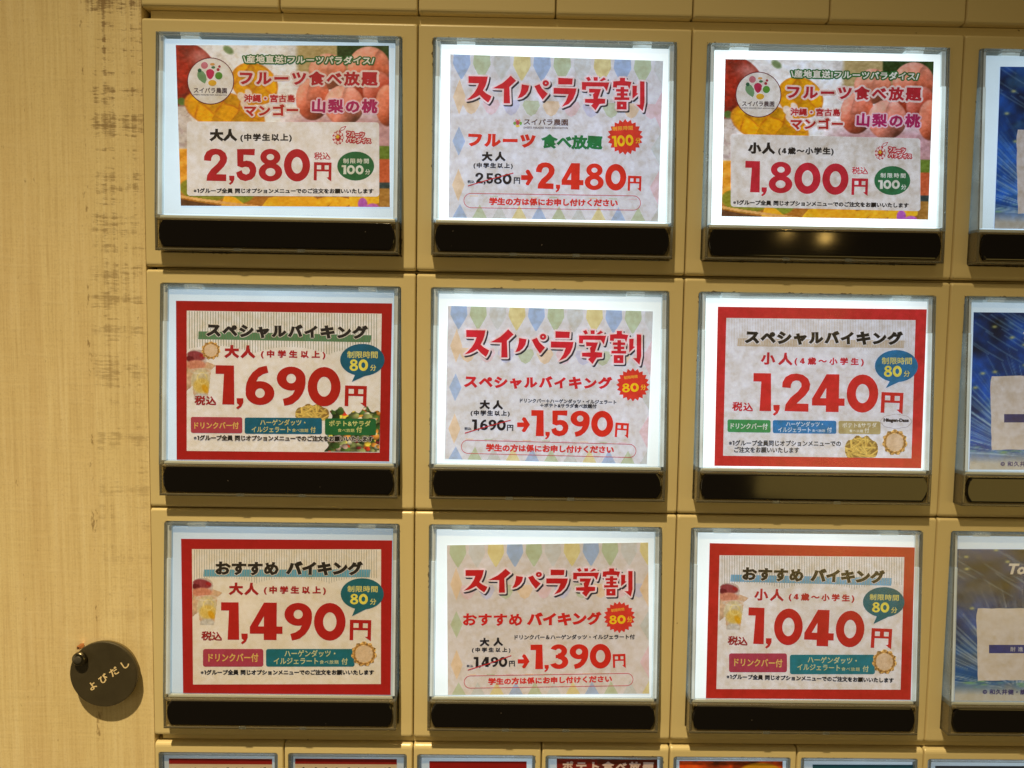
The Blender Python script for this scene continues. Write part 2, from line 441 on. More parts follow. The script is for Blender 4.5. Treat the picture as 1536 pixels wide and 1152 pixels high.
class Card:
    """prints live in (u, v) millimetres on the sheet; layer k floats k*0.02 mm above it"""
    def __init__(s, origin, ax, zoom, material, parent):
        s.O = np.array(origin, float); s.U, s.V, s.N = ax
        s.zoom = zoom; s.mat = material
        s.e = parent
        s.root = None
    def px(s, x, y):
        P, d = px_ray(x, y); t = ((s.O - P) @ s.N) / (d @ s.N); q = P + t * d - s.O
        return q @ s.U, q @ s.V
    def p(s, x, y):
        ox, oy, k = s.zoom; return s.px(ox + x / k, oy + y / k)
    def sheet(s, name, corners, col, off, cell):
        q = [s.p(*c) for c in corners]
        vs = [(a / 1000, b / 1000, -0.00012) for a, b in q] + [(a / 1000, b / 1000, 0) for a, b in q]
        o = raw(name, vs, [(0, 1, 2, 3), (7, 6, 5, 4), (0, 4, 5, 1), (1, 5, 6, 2), (2, 6, 7, 3), (3, 7, 4, 0)], s.mat, s.e)
        s.paint(o, col)
        m = Matrix(((AX @ np.stack([s.U, s.V, s.N], 1)).tolist())).to_4x4()
        m.translation = Vector(loc3(*(s.O - np.array(cell))))
        o.matrix_local = m
        s.root = o; return o
    def paint(s, o, col):
        me = o.data
        a = me.color_attributes.new('ink', 'FLOAT_COLOR', 'POINT')
        c = np.asarray(col, float)
        if c.ndim == 1: c = np.tile(lin(c), (len(me.vertices), 1))
        buf = np.ones((len(me.vertices), 4)); buf[:, :3] = c
        a.data.foreach_set('color', buf.ravel())
    def layer(s, name, V, T, col, k):
        vs = [(q[0] / 1000, q[1] / 1000, .00002 * k + (q[2] / 1000 if len(q) > 2 else 0)) for q in V]
        o = raw(name, vs, T, s.mat, s.root); s.paint(o, col); return o
    def poly(s, name, polys, col, k, r=0, miter=False, raw_px=False):
        pts = []; fs = []
        for p in polys:
            q = [s.p(*c) for c in p]
            if area(q) < 0: q = q[::-1]
            fs.append(tuple(range(len(pts), len(pts) + len(q)))); pts += q
        V, T = union(pts, fs)
        if r: V, T = grow(V, T, r, miter)
        return s.layer(name, V, T, col, k)
    def text(s, name, txt, x0, y0, x1, y1, h, col, k, w=.03, miter=True, outline=(), jit=0, shift=(0, 0), seed=1, slant=0):
        """ink box: lower left (x0,y0), lower right (x1,y1), height h, in zoom pixels; outline = ((grow mm, colour, layer, dx, dy), ...)"""
        rr = random.Random(seed)
        heavy = all(c in NUM for c in txt)
        A = np.array(s.p(x0, y0)); B = np.array(s.p(x1, y1)); Hh = np.array(s.p(x0, y0 - h)) - A
        ud = B - A; Wd = np.hypot(*ud); ud /= Wd; vd = np.array([-ud[1], ud[0]]); Hm = abs(Hh @ vd)
        G = []; x = 0
        for c in txt:
            if c == ' ': x += .35; continue
            if heavy:
                V, T = numeral(c); G.append([V.copy(), T, x, c, None]); x += NUM[c][0] + .05
            else:
                V, T = glyph(c, w, miter)
                V = V.copy(); fn_ = lambda q: q
                if jit:
                    a = rr.uniform(-jit, jit); ctr = V.mean(0); k2 = 1 + rr.uniform(-jit, jit) * .8
                    R = np.array([[math.cos(a), -math.sin(a)], [math.sin(a), math.cos(a)]])
                    off = np.array([0, rr.uniform(-jit, jit) * .4])
                    fn_ = lambda q, R=R, k2=k2, ctr=ctr, off=off: (q - ctr) @ R.T * k2 + ctr + off
                    V = fn_(V)
                G.append([V, T, x, c, fn_]); x += adv(c)
        if heavy: lo, hi = 0, 1
        else:
            lo = min(g[0][:, 1].min() for g in G); hi = max(g[0][:, 1].max() for g in G)
        sy = Hm / (hi - lo)
        L = G[0][0][:, 0].min() + G[0][2]; Rr = G[-1][0][:, 0].max() + G[-1][2]
        nat = (Rr - L) * sy; tr = 0; sx = sy
        if nat < Wd and len(G) > 1:
            grow_x = min(Wd / nat, 1.25 if heavy else 1.12)
            sx = sy * grow_x; tr = (Wd - nat * grow_x) / (len(G) - 1)
        else: sx = sy * Wd / nat
        def lay(growmm, dx, dy, k=0):
            vs = []; fs = []; zs = []
            for i, (V, T, gx, c, _f) in enumerate(G):
                if growmm:
                    if heavy: V, T = numeral(c, round(growmm / sy, 2))
                    else:
                        V0, T = glyph(c, round(w + growmm / sy, 2), False); V = G[i][4](V0)
                P = np.stack([(V[:, 0] + gx - L) * sx + tr * i, (V[:, 1] - lo) * sy], 1)
                P[:, 0] += slant * P[:, 1]
                Q = A + np.outer(P[:, 0] + dx, ud) + np.outer(P[:, 1] + dy, vd)
                z = .007 * (i % 3) if growmm else 0
                fs += [tuple(j + len(vs) for j in f) for f in T]; vs += [(q[0], q[1], z) for q in Q]
            return vs, fs
        for g_, c_, k_, dx, dy in outline:
            V, T = lay(g_, dx, dy, k_); s.layer('lettering_outline', V, T, c_, k_)
        V, T = lay(0, 0, 0)
        return s.layer(name, V, T, col, k)
    def rbox(s, name, x0, y0, x1, y1, r, col, k, skew=0):
        """rounded box given by zoom pixel corners (top-left, bottom-right); skew = px the right end drops"""
        P = []
        for cx, cy, a in ((x1 - r, y0 + r, -90), (x1 - r, y1 - r, 0), (x0 + r, y1 - r, 90), (x0 + r, y0 + r, 180)):
            for i in range(6):
                t = math.radians(a + 18 * i); X = cx + r * math.cos(t); P.append((X, cy + r * math.sin(t) + skew * (X - x0) / (x1 - x0)))
        return s.poly(name, [P], col, k)
    def ell(s, name, cx, cy, rx, ry, col, k, n=32, inner=None, star=0):
        P = []
        for i in range(n):
            t = 2 * math.pi * i / n; f = 1 if not star or i % 2 == 0 else 1 - star
            P.append((cx + rx * f * math.cos(t), cy + ry * f * math.sin(t)))
        if inner:
            Q = [(cx + (rx - inner) * math.cos(2 * math.pi * i / n), cy + (ry - inner) * math.sin(2 * math.pi * i / n)) for i in range(n)]
            return s.poly(name, [[P[i], P[(i + 1) % n], Q[(i + 1) % n], Q[i]] for i in range(n)], col, k)
        return s.poly(name, [P], col, k)
    def line(s, name, pts, wd, col, k):
        pl = []
        for (a, b), (c, d) in zip(pts[:-1], pts[1:]):
            L = math.hypot(c - a, d - b) or 1; nx, ny = -(d - b) / L * wd / 2, (c - a) / L * wd / 2
            pl.append([(a + nx, b + ny), (c + nx, d + ny), (c - nx, d - ny), (a - nx, b - ny)])
        return s.poly(name, pl, col, k)
    def picture(s, name, quad, fn, res, k, mask=None):
        """a printed photograph: fn(X, Y) -> sRGB over a fine grid; quad = zoom-pixel corners TL, TR, BR, BL; X, Y in 0..1"""
        nx, ny = res
        a, b, c, d = [np.array(s.p(*q)) for q in quad]
        X, Y = np.meshgrid(np.linspace(0, 1, nx), np.linspace(0, 1, ny))
        P = (a[None, None] * ((1 - X) * (1 - Y))[..., None] + b * (X * (1 - Y))[..., None] + c * (X * Y)[..., None] + d * ((1 - X) * Y)[..., None])
        C = np.clip(fn(X, Y), 0, 255); C = lin(C).reshape(-1, 3)
        idx = np.arange(nx * ny).reshape(ny, nx)
        Q = np.stack([idx[1:, :-1], idx[1:, 1:], idx[:-1, 1:], idx[:-1, :-1]], -1).reshape(-1, 4)
        P = P.reshape(-1, 2)
        if mask is not None:
            m = mask(X, Y).reshape(-1) > .5
            Q = Q[m[Q].sum(1) >= 3]
            used = np.unique(Q); mp = -np.ones(nx * ny, int); mp[used] = np.arange(len(used)); Q = mp[Q]; P = P[used]; C = C[used]
        me = bpy.data.meshes.new(name)
        me.vertices.add(len(P)); co_ = np.zeros((len(P), 3)); co_[:, :2] = P / 1000; co_[:, 2] = .00002 * k
        me.vertices.foreach_set('co', co_.ravel())
        me.loops.add(len(Q) * 4); me.loops.foreach_set('vertex_index', Q.ravel())
        me.polygons.add(len(Q)); me.polygons.foreach_set('loop_start', np.arange(0, len(Q) * 4, 4)); me.polygons.foreach_set('loop_total', np.full(len(Q), 4))
        me.update(calc_edges=True); me.materials.append(s.mat)
        o = bpy.data.objects.new(name, me); COL.objects.link(o); o.parent = s.root
        s.paint(o, C); return o

# ------------------------------------------------------------------ painting helpers for the printed photographs
def fnoise(X, Y, f, seed=0, octv=3):
    r = np.random.default_rng(seed); out = np.zeros_like(X); amp = 1
    for o in range(octv):
        n = int(f * 2 ** o) + 2; g = r.random((n + 2, n + 2))
        x = np.clip(X, 0, 1) * n; y = np.clip(Y, 0, 1) * n; i = x.astype(int); j = y.astype(int); u = x - i; v = y - j
        u = u * u * (3 - 2 * u); v = v * v * (3 - 2 * v)
        out += amp * (g[j, i] * (1 - u) * (1 - v) + g[j, i + 1] * u * (1 - v) + g[j + 1, i] * (1 - u) * v + g[j + 1, i + 1] * u * v - .5)
        amp *= .5
    return out
def blend(C, m, col):
    m = np.clip(m, 0, 1)[..., None]; return C * (1 - m) + np.asarray(col, float) * m
def ellm(x, y, cx, cy, rx, ry, rot=0, soft=6):
    c, s_ = math.cos(rot), math.sin(rot); dx = (x - cx) * c + (y - cy) * s_; dy = -(x - cx) * s_ + (y - cy) * c
    d = np.sqrt((dx / rx) ** 2 + (dy / ry) ** 2); return np.clip((1 - d) * min(rx, ry) / soft + .5, 0, 1), d, dx / rx, dy / ry
def polym(x, y, P, soft=4):
    m = np.ones_like(x) * 1e9
    a = area([(p[0], -p[1]) for p in P])
    for (x0, y0), (x1, y1) in zip(P, P[1:] + P[:1]):
        L = math.hypot(x1 - x0, y1 - y0); d = ((x - x0) * (y1 - y0) - (y - y0) * (x1 - x0)) / L
        m = np.minimum(m, -d if a > 0 else d)
    return np.clip(m / soft * -1 + .5, 0, 1) if False else np.clip((m if a <= 0 else m) / soft + .5, 0, 1)

def fruit_photo(X, Y):
    x = 193 + X * 974; y = 113 + Y * 737
    C = np.ones(X.shape + (3,)) * np.array([232, 226, 218.])
    C += (fnoise(X, Y, 14, 1) * 34)[..., None]
    C = blend(C, np.clip((y - 400) / 60, 0, 1) * np.clip((x - 650) / 120, 0, 1), (196, 150, 150))
    C += (np.sin(y / 7 + fnoise(X, Y, 10, 2) * 6) * 6 * np.clip((y - 400) / 60, 0, 1))[..., None]
    def peach(C, cx, cy, rx, ry, base, rot=0, crease=None, seed=3):
        m, d, ex, ey = ellm(x, y, cx, cy, rx, ry, rot, 5)
        sh = np.clip(.8 - .35 * ex + -.55 * ey + fnoise(X, Y, 7, seed + 3) * .3, 0, 1.5)
        n = fnoise(X, Y, 40, seed) * .25 + fnoise(X, Y, 9, seed + 9) * .5
        col = np.asarray(base, float)[None, None] * (.62 + .42 * sh + n * .5)[..., None]
        col = col * (1 - .5 * np.clip(ex * .55 + ey * .75 - .25, 0, 1))[..., None]
        hl = np.clip(sh - .48, 0, 1)[..., None]; col = col * (1 - hl * .7) + np.array([246, 204, 186.]) * hl * .7
        rim = np.clip((d - .86) / .14, 0, 1)[..., None]; col = col * (1 - .14 * rim)
        if crease is not None:
            cc = ex - crease - .25 * ey ** 2; col = col * (1 - .22 * np.exp(-(np.abs(cc) / (.05 + .12 * (cc > 0))) ** 2) * np.clip(.5 - ey, 0, 1))[..., None]
        return C * (1 - m[..., None]) + col * m[..., None]
    C = blend(C, np.clip((x - 735) / 20, 0, 1) * np.clip((240 - y) / 10, 0, 1) * .9, (176, 150, 92))
    C = blend(C, np.clip((x - 925) / 8, 0, 1) * np.clip((210 - y) / 20, 0, 1), (38, 62, 24))
    C = blend(C, np.clip((x - 985) / 30, 0, 1) * np.clip((420 - y) / 30, 0, 1) * np.clip((y - 180) / 30, 0, 1), (160, 52, 28))
    C = peach(C, 1075, 215, 98, 98, (222, 104, 66), .2, .1)
    C = peach(C, 885, 232, 88, 82, (232, 126, 88), 0, .0)
    C = peach(C, 1115, 320, 70, 90, (176, 48, 24), 0, None)
    C = peach(C, 815, 355, 78, 100, (216, 96, 62), .1, -.35)
    C = peach(C, 1160, 385, 58, 95, (200, 84, 46), 0, None)
    C = peach(C, 958, 385, 92, 92, (232, 132, 104), 0, -.1)
    # red mango
    m, d, ex, ey = ellm(x, y, 215, 262, 165, 165, 0, 5)
    sh = 1 - .3 * d + fnoise(X, Y, 18, 5) * .3 + fnoise(X, Y, 60, 15) * .2
    col = np.array([176, 44, 26.]) * sh[..., None]
    hl = np.exp(-(((x - 300) / 52) ** 2 + ((y - 165) / 36) ** 2))[..., None]; col = col * (1 - hl * .7) + np.array([216, 150, 140.]) * hl * .7
    C = C * (1 - m[..., None]) + col * m[..., None]
    C = blend(C, ellm(x, y, 432, 135, 26, 16, .6, 8)[0] * .8, (92, 118, 60))
    C = blend(C, ellm(x, y, 212, 372, 20, 18, .3, 5)[0], (88, 110, 48))
    # mango halves cut into cubes
    def mango(C, cx, cy, rx, ry, rot, seed, ang):
        m, d, ex, ey = ellm(x, y, cx, cy, rx, ry, rot, 4)
        a = (x * math.cos(ang) + y * math.sin(ang)) / 84 + fnoise(X, Y, 5, seed) * .7; b = (-x * math.sin(ang) + y * math.cos(ang)) / 76 + fnoise(X, Y, 5, seed + 1) * .7
        fa = np.abs(a - np.round(a)); fb = np.abs(b - np.round(b)); g = np.minimum(fa, fb)
        tone = (np.floor(a) * 7 + np.floor(b) * 13) % 5 / 5 + (a - np.floor(a)) * .5 - .3
        col = np.array([236, 166, 12.]) * (.84 + .2 * tone + fnoise(X, Y, 40, seed) * .12)[..., None]
        ln = (np.exp(-(g / .06) ** 2) * np.clip(.55 + fnoise(X, Y, 9, seed + 4) * 1.3, .1, 1))[..., None]; col = col * (1 - ln) + np.array([196, 112, 14.]) * ln
        rim = np.clip((d - .88) / .1, 0, 1)[..., None]; col = col * (1 - rim) + np.array([206, 130, 30.]) * rim
        return C * (1 - m[..., None]) + col * m[..., None]
    C = mango(C, 548, 288, 112, 92, .5, 21, .9)
    C = mango(C, 408, 418, 190, 92, .28, 25, .45)
    for cx, cy, r_ in ((490, 350, 26), (520, 330, 20), (500, 385, 22)): C = blend(C, ellm(x, y, cx, cy, r_, r_ * .7, .8, 4)[0], (226, 206, 184))
    C = blend(C, np.clip((232 + (y - 395) * .45 - x) / 8, 0, 1) * np.clip((y - 385) / 12, 0, 1) * np.clip((590 - y) / 5, 0, 1), (204, 190, 178))
    C = blend(C, (fnoise(X, Y, 30, 77) > .12) * np.clip((260 - x) / 20, 0, 1) * np.clip((y - 400) / 12, 0, 1) * np.clip((580 - y) / 5, 0, 1) * .5, (176, 150, 146))
    # below the price box
    low = np.clip((y - 585) / 6, 0, 1)
    L = low * np.clip((300 - x) / 40, 0, 1)
    C = blend(C, L, (226, 154, 44))
    C = C + (np.sin((x * .6 + y) / 11) * 16 * L)[..., None]
    C = blend(C, low * np.clip((y - 786) / 6, 0, 1), (176, 112, 38))
    C = blend(C, ellm(x, y, 300, 775, 110, 55, .1, 5)[0], (138, 134, 38))
    C = blend(C, ellm(x, y, 470, 775, 72, 62, 0, 5)[0], (134, 140, 34))
    for P in ([(380, 850), (400, 795), (450, 812), (500, 850)], [(570, 850), (600, 812), (650, 800), (660, 850)], [(640, 800), (800, 795), (850, 830), (830, 850), (655, 850)],
              [(805, 850), (830, 815), (880, 800), (930, 810), (870, 850)], [(880, 850), (920, 800), (970, 812), (1000, 830), (960, 850)], [(975, 800), (1120, 790), (1120, 830), (1060, 850), (980, 850)]):
        cx = sum(p[0] for p in P) / len(P)
        mm = np.zeros_like(x)
        A = area(P); m2 = np.ones_like(x) * 1e9
        for (x0, y0), (x1, y1) in zip(P, P[1:] + P[:1]):
            Ln = math.hypot(x1 - x0, y1 - y0); dd = ((x1 - x0) * (y - y0) - (y1 - y0) * (x - x0)) / Ln * (1 if A > 0 else -1); m2 = np.minimum(m2, dd)
        C = blend(C, np.clip(m2 / 3 + .5, 0, 1), (236, 186 - (cx % 40) * .5, 34))
    rim = np.abs(y - (805 + 45 * ((x - 193) / 330) ** .8)) < 6
    C = blend(C, rim * (x < 560) * 1.0, (222, 168, 96))
    C = blend(C, np.clip((y - (815 + 50 * ((x - 193) / 330) ** .8)) / 3, 0, 1) * (x < 500), (96, 62, 36))
    R = np.clip((x - 1116) / 3, 0, 1)
    C = blend(C, R * np.clip((y - 568) / 5, 0, 1), (106, 128, 44))
    C = blend(C, R * np.clip((y - 628) / 5, 0, 1), (196, 92, 52))
    C = blend(C, R * np.clip((y - 735) / 5, 0, 1), (48, 66, 66))
    C = blend(C, R * np.clip((y - 762) / 5, 0, 1), (168, 120, 52))
    C = blend(C, ellm(x, y, 1040, 838, 22, 30, 0, 4)[0], (176, 90, 176)); C = blend(C, ellm(x, y, 1086, 852, 30, 18, 0, 4)[0], (186, 100, 178))
    C += (fnoise(X, Y, 90, 8, 1) * 26)[..., None]
    C = (C - 128) * 1.10 + 138
    return C

def fireworks(seed, sky, spark, box):
    def fn(X, Y):
        r = np.random.default_rng(seed); C = np.ones(X.shape + (3,)) * np.array(sky, float)
        C *= (1 + fnoise(X, Y, 7, seed) * .9 + .7 * (Y - .4))[..., None]
        if seed == 7: C = blend(C, np.clip((Y - .5) / .2, 0, 1) * .8, (34, 92, 150))
        C = blend(C, np.clip(fnoise(X, Y, 9, seed + 40) * 1.6 - .2, 0, .5), (96, 100, 110) if seed == 7 else (70, 120, 150))  # lowest card: greyer patches put in for the reflection washing over it
        g = np.clip((Y - .86) / .1, 0, 1); C = blend(C, g, (206, 204, 192))
        cx, cy = .30, .92
        for i in range(230):
            a = r.uniform(-math.pi * .98, -.02); L0 = r.uniform(.02, .3); L1 = L0 + r.uniform(.1, .55)
            dx, dy = math.cos(a) * .55, math.sin(a)
            n = math.hypot(dx, dy); ux, uy = dx / n, dy / n
            t_ = (X - cx) * ux + (Y - cy) * uy; q = np.abs(-(X - cx) * uy + (Y - cy) * ux + .12 * t_ ** 2)
            m = np.exp(-(q / r.uniform(.0016, .0034)) ** 2) * (t_ > L0) * (t_ < L1) * r.uniform(.15, .8) * np.clip(1.2 - t_ * 1.3, .1, 1)
            C = blend(C, m, spark)
        for i in range(26):                      # falling trails at the top
            x0 = r.uniform(-.1, .5); y0 = r.uniform(-.05, .2); L = r.uniform(.08, .25)
            t_ = (X - x0) * .75 + (Y - y0) * .66; q = np.abs(-(X - x0) * .66 + (Y - y0) * .75 + .3 * t_ ** 2)
            C = blend(C, np.exp(-(q / .003) ** 2) * (t_ > 0) * (t_ < L) * .5, (150, 180, 200))
        for i in range(34):
            x0, y0 = r.uniform(0, 1), r.uniform(0, .55); C = blend(C, np.exp(-(((X - x0) / .012) ** 2 + ((Y - y0) / .009) ** 2)) * .9, (208, 206, 130))
        for i in range(60):
            x0, y0 = r.uniform(0, 1), r.normal(.875, .018); C = blend(C, np.exp(-(((X - x0) / .02) ** 2 + ((Y - y0) / .006) ** 2)) * .8, [(60, 110, 170), (120, 170, 180), (130, 180, 120)][i % 3])
        return C
    return fn

def dough(X, Y):                               # scoop of ice cream in a wafer cup, seen from above
    x, y = X * 2 - 1, Y * 2 - 1; d = np.sqrt(x * x + y * y)
    C = np.ones(X.shape + (3,)) * np.array([206, 162, 92.]) * (1 + fnoise(X, Y, 16, 4) * .9)[..., None]
    C = blend(C, np.exp(-((d - .76) / .045) ** 2) * .85, (150, 98, 44))
    C = blend(C, np.clip((.70 - d) / .06, 0, 1), (226, 196, 158)); C += (fnoise(X, Y, 24, 6) * 16)[..., None]
    return C
def dough_mask(X, Y):
    x, y = X * 2 - 1, Y * 2 - 1; d = np.sqrt(x * x + y * y); a = np.arctan2(y, x); return (d < .94 + .06 * np.sin(a * 11)).astype(float)
def fries(X, Y):
    C = np.ones(X.shape + (3,)) * np.array([150, 118, 60.])
    r = np.random.default_rng(3)
    for i in range(46):
        cx, cy, a, L = r.uniform(.1, .9), r.uniform(.15, .95), r.uniform(0, 3.1), r.uniform(.12, .3)
        u = (X - cx) * math.cos(a) + (Y - cy) * math.sin(a); v = -(X - cx) * math.sin(a) + (Y - cy) * math.cos(a)
        m = np.clip((L - np.abs(u)) / .02, 0, 1) * np.clip((.035 - np.abs(v)) / .012, 0, 1)
        C = blend(C, m, np.array([232, 200, 104]) * r.uniform(.8, 1.08)); C = blend(C, m * np.clip(-v / .03, 0, 1) * .5, (182, 132, 44))
    return C
def fries_mask(X, Y):
    return ((((X - .5) / .5) ** 2 + ((Y - .62) / (.6 + .06 * np.sin(X * 21))) ** 2) < 1).astype(float)
def salad(X, Y):
    C = np.ones(X.shape + (3,)) * np.array([96, 104, 62.]) * (1 + fnoise(X, Y, 12, 9) * .8)[..., None]
    r = np.random.default_rng(12)
    pal = [(54, 84, 36), (86, 118, 52), (34, 56, 26), (196, 60, 34), (224, 150, 60), (206, 204, 176), (120, 34, 40), (150, 160, 100), (230, 200, 70), (176, 150, 140)]
    for i in range(170):
        cx, cy = r.uniform(0, 1), r.uniform(0, 1); rx = r.uniform(.02, .075); ry = rx * r.uniform(.8, 1.5)
        m, d, ex, ey = ellm(X, Y, cx, cy, rx, ry, r.uniform(0, 3), .012)
        c = np.array(pal[int(r.integers(len(pal)))], float); C = C * (1 - m[..., None]) + (c[None, None] * (1.1 - .4 * ey - .15 * d)[..., None]) * m[..., None]
    return C
def salad_mask(X, Y):
    return ((Y > .10 + .06 * np.sin(X * 13 + 1) + .05 * np.sin(X * 31)) & (X > .10 + .10 * (1 - Y) - .03 * np.sin(Y * 20))).astype(float)
def drinks(X, Y):                              # two clear cups of fruit drink, hands holding them
    C = np.ones(X.shape + (3,)) * np.array([212, 176, 140.]) * (1 + fnoise(X, Y, 6, 2) * .2)[..., None]
    C = blend(C, ellm(X, Y, .34, .16, .36, .16, .1, .03)[0], (206, 190, 180))
    C = blend(C, ellm(X, Y, .32, .13, .30, .09, .1, .02)[0], (150, 60, 66))
    C = blend(C, ellm(X, Y, .12, .19, .14, .06, .1, .02)[0], (110, 24, 34)); C = blend(C, ellm(X, Y, .52, .13, .09, .035, .1, .02)[0], (176, 40, 46))
    C = blend(C, ellm(X, Y, .30, .30, .34, .09, 0, .03)[0], (214, 140, 112))
    C = blend(C, ellm(X, Y, .48, .62, .34, .25, 0, .03)[0] * .95, (214, 200, 160))
    C = blend(C, ellm(X, Y, .50, .70, .27, .14, 0, .05)[0], (222, 190, 96)); C = blend(C, ellm(X, Y, .62, .76, .12, .07, .5, .03)[0], (220, 164, 30))
    C = blend(C, np.exp(-((np.sqrt(((X - .52) / .20) ** 2 + ((Y - .56) / .13) ** 2) - .8) / .12) ** 2) * .8, (236, 214, 130))
    C = blend(C, ellm(X, Y, .48, .93, .26, .08, 0, .03)[0], (206, 200, 190))
    C = blend(C, np.exp(-((np.sqrt(((X - .48) / .34) ** 2 + ((Y - .42) / .05) ** 2) - 1) / .2) ** 2) * .6, (232, 226, 214))
    C += (fnoise(X, Y, 22, 7) * 26)[..., None]
    return C
def drinks_mask(X, Y):
    a = ((X - .32) / .36) ** 2 + ((Y - .17) / .17) ** 2 < 1
    b = (np.abs(X - .48) < .34 - .12 * np.clip(Y - .45, 0, 1) * 1.6) & (Y > .38) & (Y < .97)
    c = (X < .40) & (Y > .15) & (Y < .80 - X * .5)
    d = (Y > .20 + (X - .5) * .22) & (Y < .46 - (X - .7) * .5) & (X > .35) & (X < .97)
    return (a | b | c | d).astype(float)

# ------------------------------------------------------------------ the button unit
WX0, WX1, WY0, WY1 = 5.6, 94.4, -83.9, -5.0
def zt(y): return TILT0[1] + (TILT0[0] - y) * SLOPE          # z of the sheet plane at height y

def bezel(w, h, win, matr, parent, rt=1.0, rb=1.3, rs=.55):
    m = MB(); x0, x1, y0, y1 = .15, w - .15, -h, 0
    R = [rrect(x0, x1, y0, y1, .7, -9)]
    for k in range(5):
        a = math.pi / 2 * k / 4; ci = 1 - math.cos(a); z = -(1 - math.sin(a))
        R.append(rrect(x0 + rs * ci, x1 - rs * ci, y0 + rb * ci, y1 - rt * ci, .8, z * (rb if k < 4 else 0)))
    wx0, wx1, wy0, wy1 = win
    R.append(rrect(wx0 - .25, wx1 + .25, wy0 - .25, wy1 + .25, 1.1, 0))
    R.append(rrect(wx0 - .07, wx1 + .07, wy0 - .07, wy1 + .07, 1.0, -.08))
    R.append(rrect(wx0, wx1, wy0, wy1, .9, -.3))
    R.append(rrect(wx0, wx1, wy0, wy1, .9, -6.5))
    m.loft(R)
    return m.build('bezel', matr, parent)

def panel_slab(u0, u1, v0, v1, th, matr, parent):
    vs = [(u0, v0), (u1, v0), (u1, v1), (u0, v1)]
    V = [(a / 1000, b / 1000, -th / 1000) for a, b in vs] + [(a / 1000, b / 1000, 0) for a, b in vs]
    o = raw('light_panel', V, [(3, 2, 1, 0), (4, 5, 6, 7), (0, 1, 5, 4), (1, 2, 6, 5), (2, 3, 7, 6), (3, 0, 4, 7)], matr, parent)
    return o

def frame_matrix(off, o3):
    m = Matrix((AX @ np.stack([CU, CV, CN], 1)).tolist()).to_4x4(); m.translation = Vector(loc3(*(np.array(o3) + CN * off))); return m

shared = {}
def part(key, name, maker, parent):
    if key not in shared:
        shared[key] = maker(parent)
        return shared[key]
    o = shared[key].copy(); COL.objects.link(o); o.parent = parent; o.name = name
    return o

